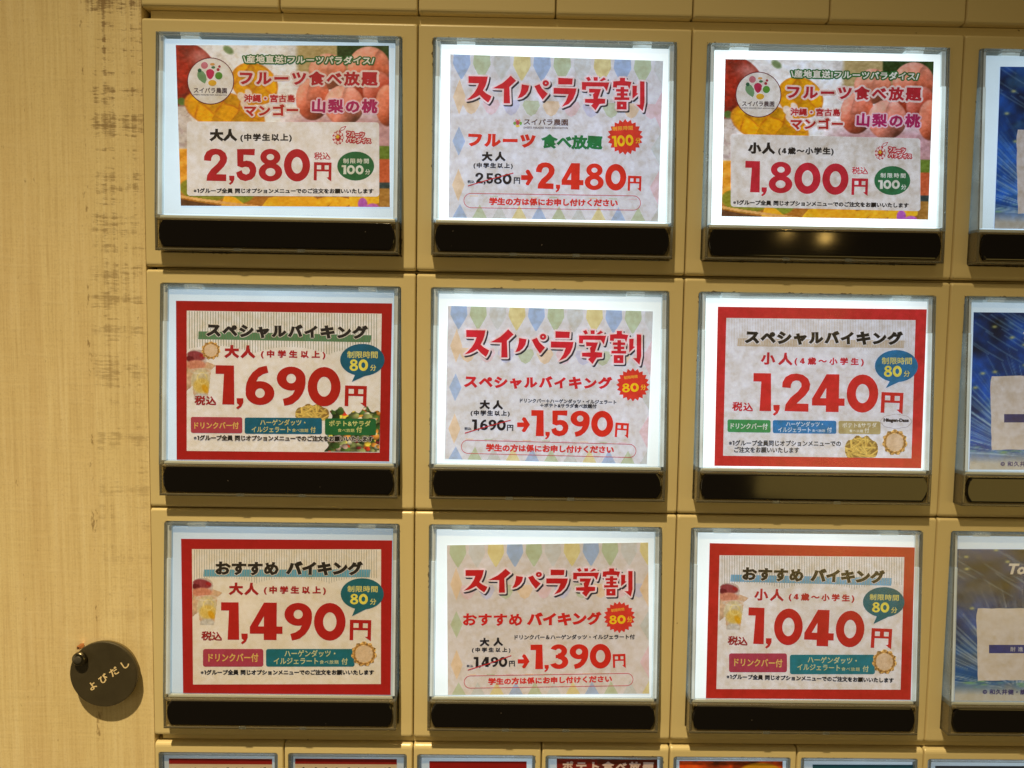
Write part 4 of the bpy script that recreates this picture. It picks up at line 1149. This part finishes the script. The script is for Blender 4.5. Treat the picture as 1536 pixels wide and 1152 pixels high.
# ---- 1,690
c = red_card(B[(0, 1)], 0, 1, Z12, cg[(0, 1)], [(194, 155), (1177, 167), (1164, 886), (197, 878)], [(243, 200), (1130, 214), (1120, 846), (243, 838)], s_to=190)
c.poly('green_band', [[(297, 294), (1085, 312), (1078, 344), (295, 330)]], (92, 138, 98), 2)
c.text('title_text', 'スペシャルバイキング', 330, 322, 1068, 333, 66, (38, 34, 36), 6, w=.07, outline=((.26, (230, 222, 206), 5, 0, 0),), jit=.05)
c.picture('drinks_photo', [(243, 375), (378, 375), (378, 612), (243, 612)], drinks, (60, 100), 3, drinks_mask)
c.picture('ice_cream_photo', [(308, 338), (398, 338), (398, 424), (308, 424)], dough, (48, 46), 4, dough_mask)
c.text('age_text', '大人', 413, 416, 556, 418, 60, (176, 28, 32), 5, w=.07)
c.text('age_text', '(中学生以上)', 580, 418, 874, 422, 40, (176, 28, 32), 5, w=.055, jit=.02)
c.text('price_digits', '1,690', 373, 626, 942, 636, 178, (184, 28, 22), 5)
c.text('yen_sign', '円', 961, 634, 1060, 637, 94, (184, 28, 22), 5)
c.text('tax_text', '税込', 278, 630, 378, 632, 44, (160, 30, 26), 5, w=.04, jit=.06)
c.picture('fries_photo', [(735, 624), (892, 624), (892, 700), (735, 700)], fries, (80, 42), 3, fries_mask)
c.picture('salad_photo', [(848, 634), (1124, 634), (1119, 843), (848, 841)], salad, (150, 112), 4, salad_mask)
c.rbox('label_box', 262, 683, 496, 756, 9, (178, 66, 78), 6, 2)
c.text('label_text', 'ドリンクバー付', 278, 738, 480, 738, 32, (230, 190, 96), 7, w=.025)
c.rbox('label_box', 507, 686, 858, 760, 9, (12, 98, 124), 6, 2)
c.text('label_text', 'ハーゲンダッツ・', 577, 722, 784, 723, 28, (214, 204, 130), 7, w=.02)
c.text('label_text', 'イルジェラート', 538, 753, 716, 754, 26, (214, 204, 130), 7, w=.02)
c.text('label_text', '食べ放題', 722, 752, 796, 753, 16, (214, 204, 130), 7, w=.01)
c.text('label_text', '付', 806, 755, 830, 755, 27, (214, 204, 130), 7, w=.02)
c.rbox('label_box', 872, 690, 1104, 765, 9, (30, 106, 56), 6, 2)
c.text('label_text', 'ポテト&サラダ', 890, 726, 1080, 727, 27, (214, 214, 130), 7, w=.02)
c.text('label_text', '食べ放題', 930, 752, 1006, 753, 16, (214, 214, 130), 7, w=.01)
c.text('label_text', '付', 1014, 754, 1040, 755, 27, (214, 214, 130), 7, w=.02)
c.text('note_text', NOTE, 275, 791, 1090, 797, 26, (24, 20, 20), 7, w=.05, outline=((.16, (214, 206, 196), 6, 0, 0),))
balloon(c, 1042, 424, 101, 73, [(1010, 490), (994, 524), (1060, 494)], t=(973, 416, 1112, 417, 32), d=(984, 474, 1068, 474, 52), m=(1078, 474, 1105, 474, 28), col=(18, 96, 124))

# ---- 1,240
c = red_card(B[(2, 1)], 2, 1, Z32, cg[(2, 1)], [(203, 182), (1153, 194), (1127, 917), (187, 906)], [(241, 233), (1102, 243), (1083, 872), (226, 860)], frame=(206, 44, 46), paper=(232, 230, 230), stripe=(214, 206, 196), s_to=145)
c.poly('tan_band', [[(296, 326), (1052, 336), (1048, 370), (290, 362)]], (206, 188, 162), 2)
c.text('title_text', 'スペシャルバイキング', 323, 354, 1044, 360, 66, (34, 32, 30), 6, w=.07, outline=((.3, (232, 226, 220), 5, 0, 0),), jit=.05)
c.text('age_text', '小人', 396, 446, 542, 450, 58, (200, 40, 54), 5, w=.05)
c.text('age_text', '(4歳〜小学生)', 550, 450, 866, 454, 40, (200, 40, 54), 5, w=.05, jit=.03)
c.text('price_digits', '1,240', 361, 656, 930, 664, 172, (212, 44, 44), 5)
c.text('yen_sign', '円', 942, 664, 1042, 668, 94, (212, 44, 44), 5)
c.text('tax_text', '税込', 266, 656, 362, 660, 42, (200, 40, 50), 5, w=.035, jit=.06)
c.rbox('label_box', 246, 695, 442, 752, 8, (64, 152, 88), 5, 3)
c.text('label_text', 'ドリンクバー付', 260, 738, 428, 741, 28, (228, 238, 226), 6, w=.025)
c.rbox('label_box', 452, 698, 741, 757, 8, (36, 124, 182), 5, 3)
c.text('label_text', 'ハーゲンダッツ・', 512, 727, 680, 728, 23, (216, 232, 240), 6, w=.02)
c.text('label_text', 'イルジェラート', 476, 753, 624, 754, 23, (216, 232, 240), 6, w=.02)
c.text('label_text', '食べ放題', 630, 752, 690, 753, 13, (216, 232, 240), 6, w=.01)
c.text('label_text', '付', 698, 754, 720, 754, 24, (216, 232, 240), 6, w=.02)
c.rbox('label_box', 751, 701, 942, 760, 8, (186, 170, 118), 5, 3)
c.text('label_text', 'ポテト&サラダ', 768, 732, 924, 733, 23, (236, 232, 214), 6, w=.02)
c.text('label_text', '食べ放題', 800, 753, 862, 754, 13, (236, 232, 214), 6, w=.01)
c.text('label_text', '付', 869, 756, 890, 756, 23, (236, 232, 214), 6, w=.02)
P = [(1013 + 71 * math.cos(a) * (1 + .02 * math.cos(8 * a)), 704 + 33 * math.sin(a) * (1 + .05 * math.cos(8 * a))) for a in [i * math.pi / 24 for i in range(48)]]
c.poly('logo_plate', [P], (176, 160, 150), 5); c.poly('logo_plate', [[(1013 + (x - 1013) * .975, 704 + (y - 704) * .95) for x, y in P]], (232, 230, 232), 6)
c.text('logo_text', 'Häagen-Dazs', 955, 710, 1070, 712, 21, (40, 28, 36), 7, w=.07)
c.picture('ice_cream_photo', [(948, 738), (1066, 738), (1066, 860), (948, 860)], dough, (60, 60), 5, dough_mask)
c.picture('fries_photo', [(778, 768), (932, 768), (932, 868), (778, 868)], fries, (80, 54), 5, fries_mask)
c.text('note_text', '※1グループ全員同じオプションメニューでの', 252, 815, 762, 818, 27, (40, 38, 40), 6, w=.03)
c.text('note_text', 'ご注文をお願いいたします', 276, 846, 572, 848, 27, (40, 38, 40), 6, w=.03)
balloon(c, 1014, 452, 98, 73, [(985, 518), (966, 552), (1030, 522)], t=(947, 444, 1084, 445, 32), d=(957, 501, 1038, 501, 50), m=(1047, 501, 1075, 501, 28), col=(40, 116, 158))

# ---- 1,490 and 1,040
def osusume(e, cx, row, zoom, glow, quad, inner, T, child, frame, paper, red, bandc, bcol):
    c = red_card(e, cx, row, zoom, glow, quad, inner, frame=frame, paper=paper, stripe=(166, 166, 150), s_to=150 * T.s, sgap=11)
    def p(*a): return [T(*q) for q in a]
    def tx(n, s_, x0, y0, x1, y1, h, col, k, **kw):
        a = T(x0, y0); b = T(x1, y1); c.text(n, s_, a[0], a[1], b[0], b[1], h * T.s, col, k, **kw)
    c.poly('blue_band', [p((282, 277), (1017, 277), (1013, 311), (279, 308))], bandc, 2)
    tx('title_text', 'おすすめ', 332, 303, 612, 304, 62, (44, 36, 30), 6, w=.055, outline=((.22, (230, 220, 204), 5, 0, 0),), jit=.03)
    tx('title_text', 'バイキング', 642, 303, 984, 304, 64, (40, 34, 30), 6, w=.07, outline=((.22, (230, 220, 204), 5, 0, 0),), jit=.05)
    a, b, d, f = p((232, 312), (366, 312), (366, 528), (232, 528)); c.picture('drinks_photo', [a, b, d, f], drinks, (60, 96), 3, drinks_mask)
    if child:
        tx('age_text', '小人', 388, 390, 524, 391, 56, (186, 36, 40), 5, w=.045); tx('age_text', '(4歳〜小学生)', 546, 390, 846, 391, 40, (186, 36, 40), 5, w=.05, jit=.03)
        tx('price_digits', '1,040', 360, 582, 892, 588, 166, red, 5)
    else:
        tx('age_text', '大人', 391, 390, 524, 391, 56, (170, 30, 30), 5, w=.055); tx('age_text', '(中学生以上)', 546, 388, 820, 389, 39, (170, 30, 30), 5, w=.055, jit=.02)
        tx('price_digits', '1,490', 357, 586, 906, 590, 165, red, 5)
    tx('yen_sign', '円', 924, 588, 1018, 590, 90, red, 5)
    tx('tax_text', '税込', 270, 590, 362, 592, 42, (156, 30, 26), 5, w=.035, jit=.06)
    q = T(278, 627); r2 = T(544, 705); c.rbox('label_box', q[0], q[1], r2[0], r2[1], 10, (176, 62, 84), 5)
    tx('label_text', 'ドリンクバー付', 302, 684, 522, 684, 38, (226, 188, 100), 6, w=.025)
    q = T(556, 627); r2 = T(946, 705); c.rbox('label_box', q[0], q[1], r2[0], r2[1], 10, bcol, 5)
    tx('label_text', 'ハーゲンダッツ・', 637, 662, 862, 662, 31, (206, 206, 150), 6, w=.02)
    tx('label_text', 'イルジェラート', 590, 694, 786, 694, 28, (206, 206, 150), 6, w=.02)
    tx('label_text', '食べ放題', 792, 693, 876, 693, 17, (206, 206, 150), 6, w=.01)
    tx('label_text', '付', 889, 696, 916, 696, 29, (206, 206, 150), 6, w=.02)
    a, b, d, f = p((930, 592), (1046, 592), (1046, 706), (930, 706)); c.picture('ice_cream_photo', [a, b, d, f], dough, (60, 60), 7, dough_mask)
    tx('note_text', NOTE, 268, 742, 1032, 742, 24, (24, 20, 20), 6, w=.05)
    cx_, cy_ = T(980, 384)
    balloon(c, cx_, cy_, 95 * T.s, 69 * T.s, p((950, 446), (935, 482), (1000, 450)), k=7, col=(26, 104, 116),
            t=(*T(915, 376), *T(1048, 377), 28 * T.s), d=(*T(927, 430), *T(1005, 430), 46 * T.s), m=(*T(1014, 432), *T(1042, 432), 27 * T.s))
    return c
osusume(B[(0, 2)], 0, 2, Z13, cg[(0, 2)], [(181, 142), (1112, 149), (1105, 830), (190, 822)], [(229, 187), (1063, 188), (1062, 782), (234, 784)], Tf(lambda x, y: (x, y), 1.0), False, (176, 24, 24), (238, 228, 212), (184, 28, 26), (98, 166, 190), (22, 110, 124))
def t33(x, y): 
    u = (x - 181) / 931; v = (y - 142) / 685
    return (190 + u * 900 - v * 10 - u * v * 2, 161 + v * 688 + u * 20 - .0 * v)
def t33b(x, y):
    a = t33(x, y); return (a[0] - 0, a[1] + 0)
osusume(B[(2, 2)], 2, 2, Z33, cg[(2, 2)], [(190, 161), (1094, 180), (1076, 852), (173, 845)], [(233, 214), (1048, 222), (1031, 807), (219, 804)], Tf(lambda x, y: (lambda a: (a[0] - 2, a[1] + 2 + (y - 142) * -.012))(t33(x, y)), .965), True, (190, 38, 30), (236, 230, 224), (196, 36, 34), (112, 172, 206), (34, 124, 136))

# ---- student discount cards
c = student_card(B[(1, 0)], 1, 0, Z21, cg[(1, 0)], [(168, 156), (1136, 186), (1112, 916), (160, 898)], (242, 250, 1051, 403, 12), (226, 226, 230))
c.text('logo_text', 'スイパラ農園', 502, 478, 703, 481, 30, (96, 60, 40), 4, w=.02)
c.text('logo_text', 'SWEETS PARADISE FARM ASSOCIATION', 501, 494, 702, 496, 9, (96, 60, 40), 4, w=.012)
for x_, y_, rx_, ry_, col_ in ((474, 466, 10, 12, (206, 80, 100)), (461, 470, 7, 8, (130, 170, 90)), (488, 470, 6, 8, (130, 180, 80)), (474, 482, 10, 6, (232, 200, 90)), (468, 456, 5, 5, (230, 150, 150)), (482, 457, 5, 5, (230, 170, 100))):
    c.ell('logo_mark', x_, y_, rx_, ry_, col_, 4 if rx_ > 8 else 5, 12)
c.text('headline_text', 'フルーツ', 249, 576, 556, 582, 62, (222, 48, 34), 4, w=.065, jit=.04)
c.text('headline_text', '食べ放題', 580, 586, 860, 592, 68, (30, 122, 66), 4, w=.05, jit=.03)
burst(c, 963, 532, 82, 4, '100', (906, 578, 1002, 570, 50), (905, 505, 998, 500, 20), (1010, 562, 1034, 561, 26))
price_line(c, [(310, 643, 420, 643, 44), (273, 676, 452, 678, 28)], (281, 742, 446, 748, 48), (556, 767, 967, 776, 120), (974, 776, 1035, 778, 68), (490, 680, 546, 752), ((248, 755), (340, 727), (455, 696)), (246, 742, 278, 742, 14), (456, 745, 485, 746, 30), '2,480', '2,580')
pill(c, 230, 788, 1033, 853, 12, '学生の方は係にお申し付けください', (344, 842, 930, 850, 36))

c = student_card(B[(1, 1)], 1, 1, Z22, cg[(1, 1)], [(158, 178), (1090, 203), (1062, 898), (142, 875)], (232, 282, 1036, 438, 8), (226, 226, 230))
c.text('headline_text', 'スペシャルバイキング', 229, 553, 904, 560, 60, (216, 38, 48), 4, w=.06, jit=.06)
burst(c, 998, 537, 76, 4, '80', (950, 572, 1026, 568, 40), (958, 513, 1020, 506, 15), (1033, 562, 1058, 561, 26))
c.text('note_text', 'ドリンクバー＋ハーゲンダッツ・イルジェラート', 484, 618, 923, 626, 20, (34, 30, 36), 4, w=.035)
c.text('note_text', '＋ポテト&サラダ食べ放題付', 576, 640, 833, 645, 20, (34, 30, 36), 4, w=.035)
price_line(c, [(300, 648, 408, 650, 42), (260, 680, 438, 682, 28)], (266, 742, 420, 745, 48), (535, 770, 908, 774, 118), (915, 774, 976, 778, 66), (472, 684, 530, 752), ((234, 757), (330, 728), (442, 698)), (232, 743, 264, 743, 14), (425, 746, 454, 747, 28), '1,590', '1,690')
pill(c, 218, 788, 1012, 848, 20, '学生の方は係にお申し付けください', (330, 840, 912, 850, 36))

c = student_card(B[(1, 2)], 1, 2, Z23, cg[(1, 2)], [(148, 170), (1035, 158), (1040, 824), (152, 830)], (222, 274, 966, 402, -6), (224, 214, 206))
c.text('headline_text', 'おすすめ', 218, 526, 480, 526, 56, (214, 36, 30), 4, w=.04, jit=.03)
c.text('headline_text', 'バイキング', 500, 526, 830, 522, 60, (214, 36, 30), 4, w=.06, jit=.05)
burst(c, 908, 487, 70, 4, '80', (864, 518, 936, 515, 38), (872, 465, 930, 458, 14), (942, 510, 966, 509, 26))
c.text('note_text', 'ドリンクバー＆ハーゲンダッツ・イルジェラート付', 446, 586, 976, 584, 22, (34, 28, 26), 4, w=.035)
price_line(c, [(292, 616, 396, 614, 38), (258, 644, 428, 644, 24)], (266, 706, 414, 706, 44), (517, 716, 872, 712, 108), (880, 710, 936, 708, 60), (460, 650, 512, 712), ((240, 720), (330, 692), (432, 656)), (235, 708, 264, 708, 12), (422, 705, 448, 704, 26), '1,390', '1,490', red=(214, 40, 28))
pill(c, 224, 746, 968, 800, -12, '学生の方は係にお申し付けください', (330, 786, 876, 774, 32))

# ---- fireworks cards at the right edge
def fw_card(e, row, zoom, glow, quad, sky, spark, box, bar, seed, words, notes, bcol):
    c = new_card(e, 3, row, zoom, glow)
    c.sheet('price_card', quad, sky, 0, c.cell)
    c.picture('fireworks_print', quad, fireworks(seed, sky, spark, None), (210, 190), 1)
    x0, y0, x1, y1 = box; rr = random.Random(seed)
    P = [(x0 + i * (x1 - x0) / 24, y0 + rr.uniform(-2, 2)) for i in range(25)] + [(x1 + rr.uniform(-2, 2), y0 + i * (y1 - y0) / 12) for i in range(1, 12)] + [(x1 - i * (x1 - x0) / 24, y1 + rr.uniform(-2, 2)) for i in range(25)] + [(x0 + rr.uniform(-1.5, 1.5) - i * .6, y1 - i * (y1 - y0) / 12) for i in range(1, 12)]
    c.poly('torn_label', [P], (228, 218, 206), 3)
    if bar:
        c.poly('blue_bar', [rc(*bar)], bcol, 4)
        c.text('bar_text', '耐進', bar[0] + 94, bar[3] - 8, bar[0] + 150, bar[3] - 8, 20, (200, 202, 210), 5, w=.01)
    for s_, x, y, x2, h in words: c.text('title_text', s_, x, y, x2, y + 2, h, (226, 220, 208), 4, w=.045, slant=.25)
    for s_, x, y, x2, h in notes: c.text('copyright_text', s_, x, y, x2, y + 2, h, (70, 66, 120), 4, w=.035)
    return c
fw_card(B[(3, 0)], 0, Z41, cg[(3, 0)], [(305, 212), (1240, 222), (1210, 960), (278, 948)], (22, 74, 146), (190, 222, 236), (384, 498, 1150, 880), None, 5, [], [], (60, 70, 150))
fw_card(B[(3, 1)], 1, Z42, cg[(3, 1)], [(184, 207), (1120, 216), (1090, 926), (164, 922)], (20, 64, 134), (190, 222, 236), (265, 497, 1040, 832), (321, 670, 960, 708), 6, [('Tokyo', 398, 338, 640, 40)], [('© 和久井健・講談社', 304, 908, 560, 24)], (76, 74, 120))
fw_card(B[(3, 2)], 2, Z43, cg[(3, 2)], [(107, 187), (1020, 192), (1000, 862), (94, 856)], (34, 62, 118), (200, 214, 222), (196, 449, 940, 766), (245, 609, 900, 646), 7, [('Tokyo', 318, 312, 500, 62)], [('© 和久井健・講談社', 216, 828, 462, 24)], (56, 64, 136))

# ------------------------------------------------------------------ small buttons: the row below and the row above
def small_button(x, y, label, up, pm, cardf):
    e = empty('small_button', x, y)
    tag(e, label, 'button', 'small cream buttons above the large ones' if up else 'small cream buttons below the large ones')
    h = 57.0
    if up:
        k = 'sbezU'
        part(k, 'bezel', lambda p: bezel(50, h, (2.0, 47.8, -44, -4.0), M_IV, p), e)
    else:
        part('sbezD', 'bezel', lambda p: bezel(50, h, (1.7, 47.6, -52, -4.0), M_IVS, p, rt=1.7), e)
    wy0 = -44 if up else -52
    def cov(p):
        m = MB(); x0, x1 = (2.2, 47.6) if up else (1.9, 47.4)
        for a, b in ((x0, x0 + .9), (x1 - .9, x1)): m.box(a, b, wy0 + .3, -4.3, -5, .2, .1)
        m.box(x0 + .95, x1 - .95, -5.1, -4.3, -5, .1, .1); m.box(x0 + .95, x1 - .95, wy0 + .3, wy0 + 1.2, -5, .1, .1)
        return m.build('clear_cover', M_GLASS, p)
    part('scov' + str(up), 'clear_cover', cov, e)
    def hs(p):
        m = MB(); m.box(1.2, 48.2, wy0 - .5, -3.6, -8, -6.6); return m.build('housing', M_HOUSE, p)
    part('shs' + str(up), 'housing', hs, e)
    m = MB(); m.box(3.2, 46.4, wy0 + 1.6, -4.9, -5.5, -1.6); m.build('light_panel', pm, e)
    def sheet(p):
        m = MB(); m.box(3.15, 46.45, wy0 + 1.25, -5.15, -.6, .0); return m.build('clear_sheet', M_PLATE, p)
    part('ssh' + str(up), 'clear_sheet', sheet, e)
    return e
def flat_card(e, x, y, zoom, glow):
    c = Card(np.array([x, y, -1.4]), (CU, np.array([0, 1.0, 0]), np.array([0, 0, 1.0])), zoom, print_mat('backlit_print', glow), e)
    c.cell = (x, y, 0); return c
ID = (0, 0, 1.0)
SP = panel_mat('small_diffuser', .30); SPB = panel_mat('small_diffuser_bright', .55)
def sm(n, label, corners, col, glow, pm, extra=None, name='price_card'):
    x = n * 50.0; y = ROWY[3]
    e = small_button(x, y, label, False, pm, None)
    c = flat_card(e, x, y, ID, glow); x0, x1, yt = corners
    d = 1.5 if n < 2 else .8
    c.sheet(name, [(x0, yt), (x1, yt + d * .5), (x1 - 1.5, yt + 120), (x0 + 1.5, yt + 120)], col, 0, c.cell)
    if extra: extra(c)
def redtop(x0, x1, word):
    def f(c):
        c.poly('red_band', [[(x0, 1137.8), (x1, 1138.6), (x1, 1146.6), (x0, 1145.8)]], (150, 14, 16), 1)
        c.text('title_text', word, x0 + 8, 1165, x1 - 8, 1165.6, 15, (34, 28, 26), 2, w=.05)
    return f
sm(0, 'small button with red topped cream card at the bottom left corner of the machine', (253.4, 408.2, 1137.6), (222, 200, 170), .10, SP, redtop(253.4, 408.2, 'スペシャルバイキング'))
sm(1, 'small button with red topped cream card, second from the wood wall', (442.6, 595.3, 1138.2), (222, 200, 170), .10, SP, redtop(442.6, 595.3, 'おすすめバイキング'))
sm(2, 'small button with plain deep red card, third from the wood wall', (644, 790, 1142), (160, 14, 16), .14, SPB)
def pot(c):
    c.poly('dark_red_field', [[(896, 1135.6), (986, 1136), (986, 1250), (896, 1250)]], (104, 26, 16), 1)
    c.text('title_text', 'ポテト食べ放題', 843, 1157, 981, 1158, 15.5, (236, 206, 190), 2, w=.05)
sm(3, 'small button with dark red potato buffet card in white letters', (835, 986, 1135.4), (140, 26, 18), .16, SPB, pot)
def fruitrow(c):
    c.picture('orange_photo', [(1019, 1141.6), (1174, 1142.4), (1174, 1200), (1019, 1200)], lambda X, Y: blend(np.ones(X.shape + (3,)) * np.array([196, 66, 16.]) * (1.05 + fnoise(X, Y * .4, 9, 5) * .9)[..., None], ellm(X * 155, Y * 60, 122, 22, 36, 20, 0, 3)[0], (230, 160, 24)), (150, 60), 1)
sm(4, 'small button with orange fruit photo card, fifth from the wood wall', (1019, 1174, 1141.6), (200, 80, 30), .2, SPB, fruitrow)
sm(5, 'small button with plain teal card, sixth from the wood wall', (1219, 1370, 1147), (16, 92, 112), .16, SPB)
sm(6, 'small button with dark slate card at the bottom right corner', (1403, 1552, 1149), (60, 66, 80), .16, SPB)
blank_l = ['small cream unit at the top edge touching the wood wall', 'small cream unit at the top edge, second from the wood wall',
           'small cream unit at the top edge, third from the wood wall', 'small cream unit at the top edge, fourth from the wood wall',
           'small cream unit at the top edge, fifth from the wood wall', 'small cream unit at the top edge, sixth from the wood wall',
           'small cream unit in the top right corner of the machine']
for n in range(7): small_button(n * 50.0, 3.75 + 57.0, blank_l[n], True, SP, None)

# two warm ceiling bulbs behind the viewer: their mirror images are the yellow spots in the black bars
M_BULB = mat('warm_bulb', (.9, .8, .6), .4); M_BULB.node_tree.nodes['Principled BSDF'].inputs['Emission Color'].default_value = (1, .62, .16, 1)
M_BULB.node_tree.nodes['Principled BSDF'].inputs['Emission Strength'].default_value = 26
M_SOCK = mat('bulb_socket', (.1, .09, .08), .5)
for px_, py_, rad, lab in ((1238, 356, 17, 'larger round warm ceiling bulb mirrored as the brighter yellow spot in a black bar'), (1180, 349, 12, 'smaller round warm ceiling bulb mirrored at the upper edge of the same bar')):
    P_, d_ = px_ray(px_, py_); tt = (5.3 - P_[2]) / d_[2]; q = P_ + d_ * tt; d_ = d_ * np.array([1, 1, -1]); d_ /= np.linalg.norm(d_)
    bp_ = q + d_ * 2300
    be = empty('ceiling_bulb', bp_[0], bp_[1], bp_[2]); tag(be, lab, 'lamp')
    m = MB(); R = []
    for k in range(1, 9):
        a = math.pi * k / 9; R.append([(rad * math.sin(a) * math.cos(b), rad * math.cos(a), rad * math.sin(a) * math.sin(b)) for b in [2 * math.pi * i / 16 for i in range(16)]])
    m.loft(R, True, True); m.build('glass_bulb', M_BULB, be, True)
    m = MB(); m.loft([[(.5 * rad * math.cos(b), y_, .5 * rad * math.sin(b)) for b in [2 * math.pi * i / 12 for i in range(12)]] for y_ in (rad * .93, rad * 1.8)], True, True); m.build('socket', M_SOCK, be)

# ------------------------------------------------------------------ round call sign on the wood wall
sg = empty('call_sign', -17.1, -243.3, -.9)
tag(sg, 'round dark olive plate with slanted cream hiragana lettering, hung on the wood wall', 'sign')
def disc(cx, cy, prof, n=64):
    m = MB(); R = []
    for r, z in prof: R.append([(cx + r * math.cos(2 * math.pi * i / n), cy + r * math.sin(2 * math.pi * i / n), z) for i in range(n)])
    m.loft(R, True, True); return m
M_OLIVE = mat('olive_enamel', (.075, .060, .028), .45)
t = NT(M_OLIVE); w = t.coord(world=True)
t.l(t.ramp(t.noise(w, 130, 4, .6), [(.3, (.044, .036, .02)), (.62, (.055, .045, .025)), (.8, (.08, .062, .035))]), t.b.inputs['Base Color'])
t.l(t.math('ADD', .36, t.math('MULTIPLY', t.noise(w, 260, 3), .2)), t.b.inputs['Roughness'])
disc(0, 0, [(12.5, 2.7), (12.65, 2.8), (12.65, 4.0), (12.55, 4.15), (12.3, 4.2)]).build('plate', M_OLIVE, sg)
M_EDGE = mat('plate_edge', (.16, .12, .05), .4)
disc(.0, -.0, [(11.9, .9), (12.1, 1.0), (12.1, 2.2), (11.9, 2.35)]).build('back_plate', M_EDGE, sg)
M_NICK = mat('dark_nickel', (.20, .18, .13), .28, Metallic=1.0)
kn = disc(-8.2, 6.5, [(2.1, 4.22), (2.15, 4.6), (2.6, 4.62), (2.65, 4.9), (2.55, 5.9), (2.3, 6.2), (2.0, 6.3)], 32).build('knob', M_NICK, sg, True)
kc = disc(-8.2, 6.5, [(1.4, 6.32), (1.4, 6.5), (1.2, 6.6)], 24).build('knob_cap', mat('dark_rubber', (.06, .055, .045), .5), kn, True)
bx_ = MB(); bx_.box(-10.3, -9.1, 9.2, 10.4, .3, 3.4, .3)
bo = bx_.build('copper_tab', mat('copper', (.75, .36, .2), .3, Metallic=1.0), sg)
M_CREAM = print_mat('cream_paint', 0.0)
sc_ = Card(np.array([-17.1, -243.3, -.9 + 4.23]), (CU, np.array([0, 1.0, 0]), np.array([0, 0, 1.0])), (0, 850, 3.8133), M_CREAM, sg)
sc_.root = bpy.data.objects['plate']
pl_ = sc_.root
V0 = []
tx_ = sc_.text('lettering', 'よびだし', 524, 713, 747, 566, 57, (236, 214, 170), 1, w=.025)
tx_.matrix_local = Matrix((AX).tolist()).to_4x4(); tx_.matrix_local.translation = Vector(loc3(0, 0, 4.22))
mm_ = Matrix(AX.tolist()).to_4x4(); mm_.translation = Vector(loc3(0, 0, 4.22)); tx_.matrix_local = mm_

bpy.data.objects.remove(FO);
